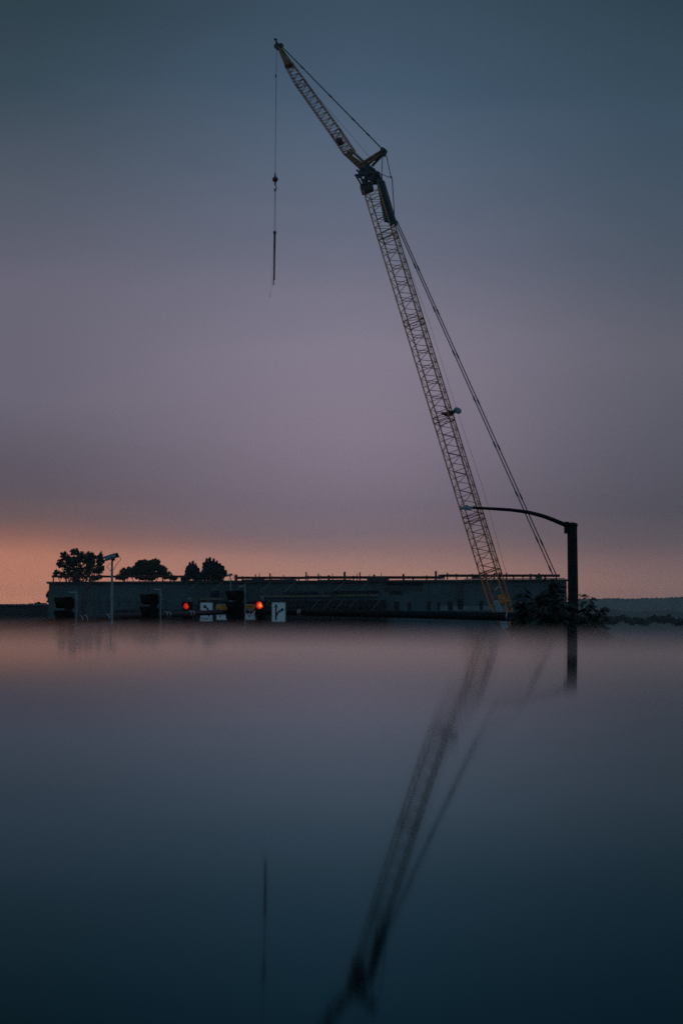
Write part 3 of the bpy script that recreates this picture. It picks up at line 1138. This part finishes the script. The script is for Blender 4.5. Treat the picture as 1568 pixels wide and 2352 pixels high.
# ------------------------------------------------------------------ trees
def foliage(mb, clumps, leaf, seed, density=1.0, flat=1.0):
    rnd = random.Random(seed)
    for (c, r, n_) in clumps:
        for _ in range(int(n_ * density)):
            while True:
                p = Vector((rnd.uniform(-1, 1), rnd.uniform(-1, 1), rnd.uniform(-1, 1)))
                if p.length <= 1: break
            p = p * (0.55 + 0.45 * rnd.random() ** .5) if rnd.random() < .6 else p
            q = Vector(c) + Vector((p.x * r[0], p.y * r[1], p.z * r[2]))
            s = leaf * rnd.uniform(.5, 1.3)
            a = Vector((rnd.gauss(0, 1), rnd.gauss(0, 1), rnd.gauss(0, 1))).normalized()
            bb = a.orthogonal().normalized()
            cc = a.cross(bb)
            k = len(mb.v)
            mb.v += [q - bb * s, q + cc * s * .55, q + bb * s, q - cc * s * .55]
            mb.f.append((k, k + 1, k + 2, k + 3))


def tree(name, label, Y, ub, spec, leaf, m, seed, trunk_r=.35, depth=.8, group='trees behind the warehouse', mult=1.0):
    """spec: list of (u, v, ru, rv, count) clumps"""
    s = Y / FPX
    rnd = random.Random(seed)
    base = P(ub, 1440, Y); base.z = 0
    t = thing(name, label, 'tree', base, group)
    f = MB()
    cl = []
    tk = MB()
    cz = []
    for (u, v, ru, rv, n_) in spec:
        c = P(u, v, Y + rnd.uniform(-.6, .6) * ru * s)
        cz.append(c)
        cl.append((c, (ru * s, ru * s * depth, rv * s), n_ * mult))
        for _ in range(5):   # satellites give the outline tufts
            a = rnd.uniform(0, math.tau)
            c2 = c + Vector((math.cos(a) * ru * s * .85, rnd.uniform(-.5, .5) * ru * s, math.sin(a) * rv * s * .85))
            cl.append((c2, (ru * s * .3, ru * s * .3, rv * s * .3), n_ * .10 * mult))
    foliage(f, cl, leaf, seed)
    f.build('crown', m, t)
    low = min(c.z for c in cz)
    fork = Vector((base.x, base.y, max(2.0, low * .55)))
    tk.path([base, base.lerp(fork, .5) + Vector((.15, 0, 0)), fork], [trunk_r, trunk_r * .8, trunk_r * .7], 8)
    for c in cz:
        mid = fork.lerp(c, .5) + Vector((rnd.uniform(-.5, .5), rnd.uniform(-.4, .4), rnd.uniform(-.2, .6)))
        tk.path([fork, mid, c], [trunk_r * .45, trunk_r * .28, trunk_r * .08], 5)
    tk.build('trunk', M_BARK, t)
    return t


tree('cottonwood_tree', 'tall loose-crowned dark tree above the left end of the warehouse', 246, 178,
     [(168, 1290, 16, 11, 420), (188, 1281, 13, 14, 520), (207, 1282, 13, 17, 560), (172, 1268, 10, 9, 260), (150, 1280, 12, 14, 300), (140, 1295, 11, 9, 200), (160, 1309, 18, 12, 400),
      (190, 1310, 20, 14, 480), (210, 1305, 13, 14, 330), (231, 1285, 9, 16, 330), (229, 1308, 10, 14, 260), (130, 1316, 10, 8, 110), (148, 1322, 14, 8, 180), (180, 1328, 26, 9, 330), (222, 1327, 16, 7, 180)],
     .23, M_LEAF, 3, .45, mult=.85)
tree('broadleaf_tree', 'rounded olive green tree behind the roof, right of the pole camera', 252, 335,
     [(335, 1303, 22, 17, 900), (352, 1300, 18, 15, 620), (318, 1312, 16, 14, 520), (300, 1314, 13, 12, 300), (285, 1318, 12, 13, 300), (371, 1310, 13, 13, 240), (383, 1321, 12, 9, 170),
      (330, 1293, 8, 8, 160), (358, 1290, 9, 7, 170), (275, 1326, 9, 7, 120), (340, 1322, 34, 10, 620), (398, 1328, 10, 6, 90)],
     .22, M_LEAFO, 7, .45, mult=1.7)
tree('conifer_tree', 'small dark round-topped tree right of the olive tree', 240, 441,
     [(441, 1312, 14, 13, 700), (434, 1322, 10, 10, 300), (458, 1328, 10, 8, 260), (450, 1322, 11, 12, 380), (441, 1304, 8, 8, 220), (424, 1330, 8, 6, 90), (430, 1308, 3, 8, 40), (437, 1298, 2.5, 7, 40), (443, 1296, 2.5, 7, 40), (449, 1302, 2.5, 7, 40), (455, 1313, 3, 8, 40), (462, 1322, 5, 8, 60)],
     .22, M_LEAFP, 9, .3, mult=2.0)
tree('conifer_tree', 'larger dark bushy conifer behind the roof, beside the second pole camera', 240, 489,
     [(489, 1310, 18, 16, 1000), (476, 1300, 9, 10, 330), (487, 1297, 8, 8, 260), (497, 1304, 11, 10, 350), (507, 1315, 12, 13, 500), (472, 1318, 11, 14, 420), (492, 1325, 24, 10, 500), (468, 1300, 2.5, 8, 40), (475, 1291, 2.5, 8, 45), (482, 1288, 2.5, 7, 45), (491, 1290, 2.5, 7, 45), (498, 1295, 2.5, 7, 45), (505, 1301, 3, 7, 45), (512, 1307, 3, 7, 45), (518, 1317, 3, 8, 45)],
     .22, M_LEAFP, 13, .35, mult=2.0)
tree('bush_tree', 'small dark bush at the left corner of the warehouse', 230, 113,
     [(112, 1366, 4, 8, 70), (115, 1378, 5, 8, 70)], .3, M_LEAF, 21, .12)


# near leafy shrubs around the right signal pole, with big leaves on upright shoots
def leafy(label, shoots, seed, Y, leaf=.075):
    rnd = random.Random(seed)
    ub = sum(s[0] for s in shoots) / len(shoots)
    base = P(ub, 1440, Y); base.z = gz(0, Y)
    t = thing('leafy_shrub', label, 'shrub', base, 'tall shrubs by the right signal pole')
    lf, stm = MB(), MB()
    for (u, v, n_, w) in shoots:
        top = P(u, v, Y + rnd.uniform(-.3, .3))
        root = Vector((base.x + (top.x - base.x) * .35, top.y, base.z))
        mid = root.lerp(top, .6) + Vector((rnd.uniform(-.05, .05), 0, 0))
        stm.path([root, mid, top], [.022, .014, .004], 5)
        for i in range(int(n_ * .62)):
            f = rnd.random() ** .75
            if i % 3 == 0:
                f = rnd.uniform(-.8, 0)
            c = mid.lerp(top, f) if f > 0 else mid.lerp(root, -f)
            L_ = (1.05 - .75 * max(f, 0)) * w * (.75 if f > 0 else 1.6)
            a = rnd.uniform(0, math.tau)
            d = Vector((math.cos(a), math.sin(a) * .8, rnd.uniform(-.35, .25))).normalized()
            st_ = c + d * L_ * rnd.uniform(.1, 1)
            s = leaf * rnd.uniform(.7, 1.35)
            droop = (d + Vector((0, 0, -rnd.uniform(.1, .9)))).normalized()
            side = droop.cross(Vector((rnd.gauss(0, .6), rnd.gauss(0, .6), 1))).normalized()
            k = len(lf.v)
            nn = side.cross(droop)
            lf.v += [st_, st_ + droop * s * .9 + side * s * .5 + nn * s * .12, st_ + droop * s * 2.2, st_ + droop * s * .9 - side * s * .5 + nn * s * .12]
            lf.f.append((k, k + 1, k + 2, k + 3))
    lf.build('leaves', M_LEAFN, t)
    stm.build('stem', M_BARK, t)


leafy('slim pointed shrub standing nearest the crane foot', [(1197, 1340, 300, .17), (1190, 1372, 200, .2), (1205, 1375, 220, .2), (1186, 1395, 240, .2), (1212, 1392, 260, .22)], 1, 27)
leafy('tall broad dark shrub left of the right signal pole', [(1262, 1326, 420, .2), (1275, 1328, 380, .2), (1242, 1362, 420, .25), (1282, 1358, 320, .24), (1228, 1374, 340, .22), (1255, 1350, 420, .28), (1268, 1380, 420, .3), (1240, 1390, 420, .3), (1290, 1392, 360, .3)], 2, 26)
leafy('dark shrub touching the left side of the right signal pole', [(1298, 1363, 200, .15), (1302, 1385, 240, .2), (1292, 1376, 200, .18), (1312, 1395, 260, .2)], 3, 27)
leafy('shrub with a pointed shoot right of the signal pole', [(1351, 1366, 200, .12), (1346, 1385, 240, .16), (1358, 1392, 240, .16), (1340, 1398, 240, .2), (1336, 1376, 70, .08), (1331, 1362, 50, .05)], 4, 26)
leafy('low shrub at the right end of the leaf mass', [(1378, 1393, 170, .12), (1370, 1400, 260, .18), (1382, 1404, 200, .16)], 5, 26)
leafy('single sprig standing apart at the far right of the shrubs', [(1393, 1411, 60, .06)], 6, 25.5)


# ------------------------------------------------------------------ right signal pole with street lamp and mast arm
YP = 52.0
sp = P(1316, 1440, YP)
pole = thing('signal_pole', 'black steel signal pole with long mast arm and curved lamp arm at right', 'signal pole', (sp.x, sp.y, 0))
b = MB()
ztop = P(1316, 1208, YP).z
b.path([(sp.x, sp.y, 0), (sp.x, sp.y, 4), (sp.x, sp.y, ztop)], [.215, .198, .180], 24)
b.build('pole', M_POLE, pole, True)
b = MB()
b.path([(sp.x, sp.y, ztop - .02), (sp.x, sp.y, ztop + .06), (sp.x, sp.y, ztop + .10), (sp.x, sp.y, ztop + .13)], [.20, .205, .17, .06], 24)
b.build('pole_cap', M_POLE, pole, True)
b = MB()
b.box((sp.x, sp.y, .05), (.7, .7, .1)).box((sp.x, sp.y, .6), (.5, .5, .02))
b.build('base_plate', M_POLE, pole)
apts = []
for x_, y_ in ((1400, 340), (1300, 300), (1200, 258), (1100, 220), (1000, 190), (900, 165), (800, 148), (650, 130), (500, 120), (400, 114), (250, 107), (150, 101)):
    u, v = (1680 + x_ / 3.484) / 1.5944, (1830 + y_ / 3.484) / 1.5944
    apts.append(P(u, v, YP - (1305 - u) * .004))
b = MB()
b.path(apts, [.088 - .04 * i / 11 for i in range(12)], 10)
b.build('lamp_arm', M_POLE, pole, True)
b = MB()
q = P(1304, 1212, YP)
b.box((sp.x - .2, sp.y, q.z), (.16, .26, .42))
b.build('arm_bracket', M_POLE, pole)
b = MB()
lx = P(1069, 1166.5, YP - 1)
poly = [(-.20, -.05), (-.19, .02), (-.08, .05), (.12, .05), (.22, .03), (.26, -.01), (.22, -.05)]
b.prism(poly, -.14, .14, None, lx)
lh_ = b.build('lamp_head', M_PALEBLUE, pole)
b = MB(); b.tube(lx + Vector((.03, 0, .05)), lx + Vector((.03, 0, .10)), .05, n=10); b.build('photocell', M_GREENST, lh_)
b = MB(); b.box(lx + Vector((.02, 0, -.055)), (.34, .2, .012)); b.build('lens', M_GALV, lh_)


def on_arm(u):
    """right mast arm axis point at image column u"""
    t = (1310 - u) / (1310 - 440)
    Yv = 52 + 6 * t
    v = 1420.5 - 14.0 * (1 - (1 - t) ** 1.6) - 2.0 * t
    return P(u, v, Yv)


us = [1310, 1250, 1200, 1150, 1100, 1000, 900, 800, 753, 700, 640, 580, 520, 440]
b = MB()
b.path([on_arm(u) for u in us], [.178 - .085 * (1310 - u) / 870 for u in us], 16)
arm2 = b.build('mast_arm', M_POLE, pole, True)


def bands(us_, f, rad, parent):
    b = MB()
    for u in us_:
        p, q = f(u - .7), f(u + .7)
        b.tube(p, q, rad(u), n=18)
    b.build('clamp_band', M_BAND, parent)


bands([686, 690.5, 1165], on_arm, lambda u: .184 - .085 * (1310 - u) / 870, pole)

# left, nearer mast arm
sl0 = Vector((-12.2, 34.0, 0))


def on_arm_l(u):
    d0, d1 = P(0, 1437, 38), P(578, 1403.5, 46)
    t0 = u / 578
    # solve for the point of the vertical plane through the arm seen at column u
    lo, hi = -0.6, 1.2
    fw = Vector((0, math.cos(PITCH), math.sin(PITCH)))
    for _ in range(50):
        m = (lo + hi) / 2
        q = d0.lerp(d1, m)
        uu = 784 + FPX * (q.x - EYE.x) / ((q - EYE).dot(fw))
        if uu < u: lo = m
        else: hi = m
    q = d0.lerp(d1, (lo + hi) / 2)
    q.z += .05 * math.sin(max(0, min(1, t0)) * math.pi)
    return q


lrad = lambda u: .135 - .065 * u / 578
lpole = thing('signal_pole', 'brown mast arm reaching in from the left, nearer than the other arm', 'signal pole', sl0)
b = MB()
root = on_arm_l(-180)
sl0 = Vector((root.x, root.y, gz(0, root.y)))
lpole.location = sl0
us = [-180, -90, 0, 100, 200, 300, 400, 500, 560, 578]
b.path([on_arm_l(u) for u in us], [lrad(u) for u in us], 16)
b.build('mast_arm', M_POLEB, lpole, True)
b = MB()
b.path([sl0, (root.x, root.y, 6.6)], [.2, .16], 20)
b.build('pole', M_POLEB, lpole, True)
b = MB(); b.path([on_arm_l(577), on_arm_l(579.5)], [.078, .07], 16); b.build('end_cap', M_POLE, lpole)
bands([184, 195, 245, 252, 380, 387, 435, 442, 570, 576], on_arm_l, lambda u: lrad(u) + .006, lpole)

# ------------------------------------------------------------------ traffic signal heads
def lit_lens(name, hot, mid, strength):
    m = bpy.data.materials.new(name)
    m.use_nodes = True
    t_ = m.node_tree
    bs = t_.nodes['Principled BSDF']
    bs.inputs['Base Color'].default_value = (.3, .01, .01, 1)
    tcn = t_.nodes.new('ShaderNodeTexCoord')
    gr = t_.nodes.new('ShaderNodeMapping')
    gr.inputs['Location'].default_value = (-.055, 0, .0)
    t_.links.new(tcn.outputs['Object'], gr.inputs[0])
    ln = t_.nodes.new('ShaderNodeVectorMath')
    ln.operation = 'LENGTH'
    t_.links.new(gr.outputs[0], ln.inputs[0])
    rp = t_.nodes.new('ShaderNodeValToRGB')
    e = rp.color_ramp.elements
    e[0].position = 0.02
    e[0].color = (*hot, 1)
    e[1].position = 0.13
    e[1].color = (.50, .012, .008, 1)
    k_ = e.new(.065)
    k_.color = (*mid, 1)
    t_.links.new(ln.outputs['Value'], rp.inputs[0])
    t_.links.new(rp.outputs[0], bs.inputs['Emission Color'])
    bs.inputs['Emission Strength'].default_value = strength
    return m


M_LENS_ON = lit_lens('red_lens_lit', (1.0, .42, .06), (1.0, .12, .02), 1.0)
M_LENS_DIM = lit_lens('red_lens_dim', (.9, .08, .02), (.65, .02, .012), .75)


def signal_head(label, lit):
    """three section head facing -y in its own frame; origin at the centre of its top section"""
    t = thing('traffic_signal', label, 'traffic signal')
    b = MB()
    for k in range(3):
        b.box((0, .10, -.36 * k), (.35, .2, .352))
        b.box((0, .225, -.36 * k), (.26, .05, .26))
    local_build(b, 'housing', M_SIGBODY, t)
    if lit:
        bp = MB()
        for x0, x1, z0, z1 in ((-.30, -.18, -1.03, .31), (.18, .30, -1.03, .31), (-.18, .18, .18, .31), (-.18, .18, -1.03, -.90)):
            bp.box(((x0 + x1) / 2, .09, (z0 + z1) / 2), (x1 - x0, .012, z1 - z0))
    for k in range(3):
        l = MB()
        l.ball((0, 0, 0), .15, 20, 10, (1, .28, 1))
        lo = local_build(l, 'lens', M_LENS_ON if (lit and k == 0) else M_SIGBODY, t, True)
        lo.location = (0, .0, -.36 * k)
        v = MB()
        n_ = 20
        for i in range(n_ + 1):
            a = math.radians(-50) + math.radians(280) * i / n_
            if lit: a = math.radians(0) + math.radians(180) * i / n_
            dep = .10 if lit else .26 + .05 * math.sin(a)
            for r in (.158, .17):
                v.v.append(Vector((r * math.cos(a), 0.01, -.36 * k + r * math.sin(a))))
                v.v.append(Vector((r * math.cos(a), -dep, -.36 * k + r * math.sin(a))))
        for i in range(n_):
            q = i * 4
            v.f += [(q, q + 4, q + 5, q + 1), (q + 2, q + 3, q + 7, q + 6), (q + 1, q + 5, q + 7, q + 3)]
        local_build(v, 'visor', M_SIGBODY, t)
    m_ = MB()
    m_.tube((.0, .3, .35), (.0, .3, -1.05), .025, n=8)
    m_.tube((0, .1, .3), (0, .3, .3), .025, n=8)
    m_.tube((0, .1, -1.0), (0, .3, -1.0), .025, n=8)
    local_build(m_, 'mounting_tube', M_GALV, t)
    return t


def place_signal(t, u, v, Yv, yaw):
    t.location = P(u, v, Yv)
    t.rotation_euler = (0, 0, yaw)


# yaw: negative turns the faces to the left of the view
s1 = signal_head('lit red signal head left of the up-and-right arrow sign', True)
place_signal(s1, 596, 1390, 56.0, math.radians(-24))
s2 = copy_tree(s1)
tag(s2, 'dimmer lit red signal head left of the turn arrow ONLY sign')
place_signal(s2, 428, 1392, 58.5, math.radians(-30))
for ch in s2.children:
    if ch.name.startswith('lens') and ch.data.materials[0] == M_LENS_ON:
        ch.data = ch.data.copy()
        ch.data.materials[0] = M_LENS_DIM
        ch.scale = (.88, 1, .88)
for t in (s1, s2): t['group'] = 'signal heads showing red to the camera'
s3 = signal_head('unlit black signal head side-on at the far left of the near arm', False)
place_signal(s3, 150, 1386, 39.2, math.radians(-82))
s4 = copy_tree(s3); tag(s4, 'unlit black signal head side-on, middle of the near arm')
place_signal(s4, 345, 1378, 41.5, math.radians(-82))
s5 = copy_tree(s3); tag(s5, 'unlit black signal head side-on near the tip of the near arm')
place_signal(s5, 541, 1369, 45.0, math.radians(-80))
for t in (s3, s4, s5): t['group'] = 'unlit signal heads on the near mast arm'


# ------------------------------------------------------------------ signs
def sign_base(name, label, w, h, u, v, Yv, yaw=0.0):
    t = thing(name, label, 'road sign', P(u, v, Yv), None, yaw)
    b = MB()
    def rr(w_, h_, r_):
        out = []
        for cx, cz_, a0 in ((w_ / 2 - r_, h_ / 2 - r_, 0), (-w_ / 2 + r_, h_ / 2 - r_, 90), (-w_ / 2 + r_, -h_ / 2 + r_, 180), (w_ / 2 - r_, -h_ / 2 + r_, 270)):
            for q in range(5):
                a = math.radians(a0 + 22.5 * q)
                out.append((cx + r_ * math.cos(a), cz_ + r_ * math.sin(a)))
        return out
    b.prism(rr(w, h, .04), 0, .012)
    local_build(b, 'panel', M_WHITE, t)
    bd = MB()
    o_, i_ = rr(w - .02, h - .02, .035), rr(w - .045, h - .045, .028)
    k = len(bd.v)
    nn = len(o_)
    bd.v += [Vector((x, -.003, z)) for x, z in o_] + [Vector((x, -.003, z)) for x, z in i_]
    bd.f += [(k + i, k + (i + 1) % nn, k + nn + (i + 1) % nn, k + nn + i) for i in range(nn)]
    local_build(bd, 'border', M_BLACK, t)
    br_ = MB()
    br_.tube((0, .06, -.25), (0, .06, .25), .02, n=6)
    local_build(br_, 'bracket', M_GALV, t)
    return t


def flat(t, name, poly, m, y=-.004, smooth=False):
    b = MB()
    k = 0
    b.prism(poly, y, y + .002)
    return local_build(b, name, m, t)


def band_poly(pts_, w):
    """ribbon polygon around a 2-D path"""
    Lf, Rt = [], []
    for i, p in enumerate(pts_):
        a = pts_[max(0, i - 1)]; c = pts_[min(len(pts_) - 1, i + 1)]
        d = Vector((c[0] - a[0], c[1] - a[1])).normalized()
        nrm_ = Vector((-d.y, d.x))
        Lf.append((p[0] + nrm_.x * w / 2, p[1] + nrm_.y * w / 2))
        Rt.append((p[0] - nrm_.x * w / 2, p[1] - nrm_.y * w / 2))
    return Lf + Rt[::-1]


def ribbon(t, name, pts_, w, m, y=-.004):
    b = MB()
    poly = band_poly(pts_, w)
    n_ = len(pts_)
    b.v = [Vector((x, y, z)) for x, z in poly]
    N_ = len(poly)
    b.f = [(i, i + 1, N_ - 2 - i, N_ - 1 - i) for i in range(n_ - 1)]
    return local_build(b, name, m, t)


def text(t, s_, size, x, z, m, y=-.005, align='CENTER'):
    cu = bpy.data.curves.new('lettering', 'FONT')
    cu.body = s_
    cu.size = size
    cu.align_x = align
    cu.align_y = 'CENTER'
    cu.extrude = .0008
    cu.offset = size * .012
    cu.materials.append(m)
    o = bpy.data.objects.new('lettering', cu)
    C.objects.link(o)
    o.parent = t
    o.location = (x, y, z)
    o.rotation_euler = (math.radians(90), 0, 0)
    me = bpy.data.meshes.new_from_object(o)
    r = bpy.data.objects.new('lettering', me)
    C.objects.link(r)
    r.parent = t
    r.location = o.location
    r.rotation_euler = o.rotation_euler
    bpy.data.objects.remove(o)
    if not me.materials: me.materials.append(m)
    return r


Ys = 54.6
s = Ys / FPX
SW_, SH_ = 32 * s, 45.5 * s
sa = sign_base('lane_sign', 'white sign with up arrow branching to the right on the far mast arm', SW_, SH_, 640, 1406, Ys)
k = SW_ / .56
ribbon(sa, 'arrow', [(-.11 * k, -.33 * k), (-.11 * k, .18 * k)], .062 * k, M_BLACK)
flat(sa, 'arrow_head', [(-.11 * k, .34 * k), (-.19 * k, .17 * k), (-.11 * k, .20 * k), (-.03 * k, .17 * k)], M_BLACK, -.006)
ribbon(sa, 'arrow', [(-.10 * k, -.18 * k), (-.07 * k, -.08 * k), (-.01 * k, 0), (.06 * k, .06 * k), (.13 * k, .095 * k)], .062 * k, M_BLACK, -.0055)
flat(sa, 'arrow_head', [(.23 * k, .125 * k), (.10 * k, .17 * k), (.125 * k, .09 * k), (.10 * k, -.005 * k)], M_BLACK, -.0075)
Yb = 57.0
s = Yb / FPX
sbn = sign_base('turn_sign', 'white sign with bent left arrow above ONLY beside the dimmer red signal', 29 * s, 43.5 * s, 474.2, 1405.5, Yb)
k = 29 * s / .5
ribbon(sbn, 'arrow', [(.10 * k, -.18 * k), (.10 * k, -.02 * k), (.07 * k, .08 * k), (.01 * k, .16 * k), (-.06 * k, .21 * k)], .062 * k, M_BLACK)
flat(sbn, 'arrow_head', [(-.14 * k, .25 * k), (.0 * k, .275 * k), (-.045 * k, .195 * k), (-.075 * k, .12 * k)], M_BLACK, -.006)
text(sbn, 'ONLY', .135 * k, 0, -.27 * k, M_BLACK)


def yield_sign(label, u, v, Yv, left):
    s = Yv / FPX
    w, h = 28.5 * s, 36 * s
    t = sign_base('yield_sign', label, w, h, u, v, Yv)
    k = w / .49
    flat(t, 'amber_panel', [(-w / 2 + .025, -h / 2 + h * .56), (w / 2 - .025, -h / 2 + h * .56), (w / 2 - .025, h / 2 - .025), (-w / 2 + .025, h / 2 - .025)], M_AMBER, -.0028)
    sx = -1 if left else 1
    ribbon(t, 'arrow', [(sx * .09 * k, .04 * k), (sx * .09 * k, .09 * k), (sx * .12 * k, .12 * k), (sx * .15 * k, .12 * k)], .028 * k, M_BLACK, -.0062)
    flat(t, 'arrow_head', [(sx * .205 * k, .12 * k), (sx * .145 * k, .165 * k), (sx * .145 * k, .075 * k)], M_BLACK, -.0082)
    text(t, 'TURNING', .068 * k, -sx * .07 * k, .225 * k, M_BLACK, -.006)
    text(t, 'VEHICLES', .06 * k, -sx * .07 * k, .155 * k, M_BLACK, -.006)
    cx = -.09 * k
    flat(t, 'yield_triangle', [(cx - .10 * k, -.03 * k), (cx + .10 * k, -.03 * k), (cx, -.22 * k)], M_SIGNRED, -.0045)
    flat(t, 'triangle_centre', [(cx - .055 * k, -.055 * k), (cx + .055 * k, -.055 * k), (cx, -.16 * k)], M_WHITE, -.0075)
    text(t, 'TO', .06 * k, .05 * k, -.12 * k, M_BLACK, -.006)
    px = .16 * k
    b = MB()
    b.ball((px, -.006, -.04 * k), .018 * k, 8, 6, (1, .2, 1))
    local_build(b, 'walker_symbol', M_BLACK, t)
    for pts_ in ([(px, -.06 * k), (px, -.15 * k)], [(px, -.14 * k), (px - .035 * k, -.235 * k)], [(px, -.14 * k), (px + .04 * k, -.235 * k)], [(px - .035 * k, -.12 * k), (px, -.075 * k), (px + .035 * k, -.12 * k)]):
        ribbon(t, 'walker_symbol', pts_, .02 * k, M_BLACK, -.0055)
    return t


yield_sign('amber-topped yield sign with left arrow, between the ONLY sign and the dark signal', 511, 1406.3, 56.8, True)
yield_sign('amber-topped yield sign with right arrow, partly behind the brighter red signal', 577.5, 1406.3, 56.6, False)


# ------------------------------------------------------------------ camera heads on risers
def cctv(label, u, v, Yv, size, tilt, top_uv, foot):
    base = foot
    t = thing('traffic_camera', label, 'camera', base, 'detection cameras on risers')
    hd = P(u, v, Yv)
    b = MB()
    rt = Matrix.Rotation(tilt, 3, 'Y')
    ln_ = size
    prof_ = [(-.5, .14), (-.42, .17), (.30, .17), (.36, .15)]
    pts_ = [hd + rt @ Vector((x * ln_, 0, 0)) for x, _ in prof_]
    b.path(pts_, [r * ln_ for _, r in prof_], 14)
    b.box(hd + rt @ Vector((-.12 * ln_, 0, .17 * ln_)), (ln_ * .9, ln_ * .36, .05 * ln_), rt)
    b.build('housing', M_PALEBLUE, t)
    b = MB()
    b.path([hd + rt @ Vector((x * ln_, 0, 0)) for x in (.36, .40, .5, .53)], [.15 * ln_, .19 * ln_, .18 * ln_, .12 * ln_], 14)
    b.tube(hd + rt @ Vector((.05 * ln_, 0, -.12 * ln_)), P(*top_uv, Yv), .10 * ln_, .07 * ln_, n=8)
    b.box(hd + rt @ Vector((.08 * ln_, 0, -.22 * ln_)), (.22 * ln_, .2 * ln_, .16 * ln_), rt)
    b.build('rear_cap', M_POLE, t)
    b = MB()
    b.path([base, base.lerp(P(*top_uv, Yv), .5), P(*top_uv, Yv)], [.036 * size / .38 * 1.0, .034 * size / .38, .03 * size / .38], 10)
    b.build('riser', M_GALV, t)
    cbm = MB()
    p0 = hd + rt @ Vector((.5 * ln_, -.05, 0))
    tp = P(*top_uv, Yv)
    cbm.path([p0, p0 + Vector((.10, 0, -.12)) * (size / .38), tp + Vector((.16, -.05, -.02)) * (size / .38), tp + Vector((.07, -.05, -.18)) * (size / .38), tp + Vector((-.04, -.05, -.23)) * (size / .38), tp + Vector((-.14, -.03, -.12)) * (size / .38), tp + Vector((-.06, 0, -.02)) * (size / .38)], .008, 6)
    cbm.build('cable', M_POLEB, t)


f1 = P(257.2, 1440, 40.2)
f1.z = on_arm_l(257).z - .2
cctv('pale blue bullet camera on a tall riser in front of the left trees', 256.5, 1279.5, 40.2, .385, math.radians(-18), (257.8, 1292), f1)
f2 = P(530.5, 1404, 57.2)
cctv('small pale camera on a riser beside the larger conifer', 527, 1321, 57.2, .24, math.radians(-14), (529.5, 1327), f2)

# ------------------------------------------------------------------ far hills and the tree line on them
rnd = random.Random(4)


def ridge(name, Yv, u0, u1, vf, step, material):
    mb = MB()
    u = u0
    cols = []
    while u <= u1:
        t = P(u, vf(u), Yv)
        cols.append((t.x, t.z))
        u += step
    k = 0
    for i, (x, z) in enumerate(cols):
        mb.v += [Vector((x, Yv - 260, -1)), Vector((x, Yv - 90, z * .55)), Vector((x, Yv, z)), Vector((x, Yv + 200, z * .6)), Vector((x, Yv + 400, -1))]
        if i:
            for j in range(4):
                a = (i - 1) * 5 + j
                mb.f.append((a, a + 5, a + 6, a + 1))
    return tag(mb.build(name, material, None, True), kind='structure')


def wob(u, s_, a_):
    return a_ * (math.sin(u * .031 * s_) + .6 * math.sin(u * .083 * s_ + 1) + .35 * math.sin(u * .21 * s_ + 2))


def fine(u, a_):
    return a_ * (math.sin(u * 1.1) * .5 + math.sin(u * 2.3 + 1.2) * .3 + math.sin(u * .57) * .6)


ridge('hill', 2300, -900, 2500, lambda u: 1378.5 - 6 * sstep((u - 1200) / 350) + wob(u, 1, 1.0) + fine(u, 1.0) + (14 if u < 1250 else 14 * (1 - sstep((u - 1250) / 80))) * 1.0, 2.2, M_HILL)
ridge('hill', 1100, 1250, 2300, lambda u: 1404 + wob(u, 1.7, 1.6) + fine(u, 1.6), 2.2, M_HILL)
# nearer wood below the ridge
fw_ = MB()
cl = []
for i in range(150):
    u = 1290 + i * 2.6 + rnd.uniform(-1.5, 1.5)
    Yv = rnd.uniform(560, 640)
    v = 1421 + wob(u, 2.1, 3.2) + rnd.uniform(-2.5, 3)
    s = Yv / FPX
    cl.append((P(u, v + 4, Yv), (4.5 * s, 4 * s, 6 * s), 60))
foliage(fw_, cl, .9, 77)
tag(fw_.build('distant_wood', M_LEAF), kind='stuff')

# ------------------------------------------------------------------ a weak afterglow sun just above the horizon, ahead and to the left
sun = bpy.data.lights.new('sun', 'SUN')
sun.energy = 0.03
sun.angle = math.radians(12)
sun.color = (1.0, .62, .42)
so = bpy.data.objects.new('sun', sun)
C.objects.link(so)
so.rotation_euler = (math.radians(86), 0, math.radians(160))

# ------------------------------------------------------------------ thin evening haze over the valley
hz = MB()
hz.box((0, 1450, 40), (4400, 3100, 86))
ho = hz.build('haze', bpy.data.materials.new('haze'), None)
tag(ho, kind='stuff')
hm = ho.data.materials[0]
hm.use_nodes = True
hm.node_tree.nodes.clear()
pv = hm.node_tree.nodes.new('ShaderNodeVolumePrincipled')
pv.inputs['Color'].default_value = (.86, .88, .92, 1)
pv.inputs['Density'].default_value = 0.00022
om = hm.node_tree.nodes.new('ShaderNodeOutputMaterial')
hm.node_tree.links.new(pv.outputs[0], om.inputs['Volume'])
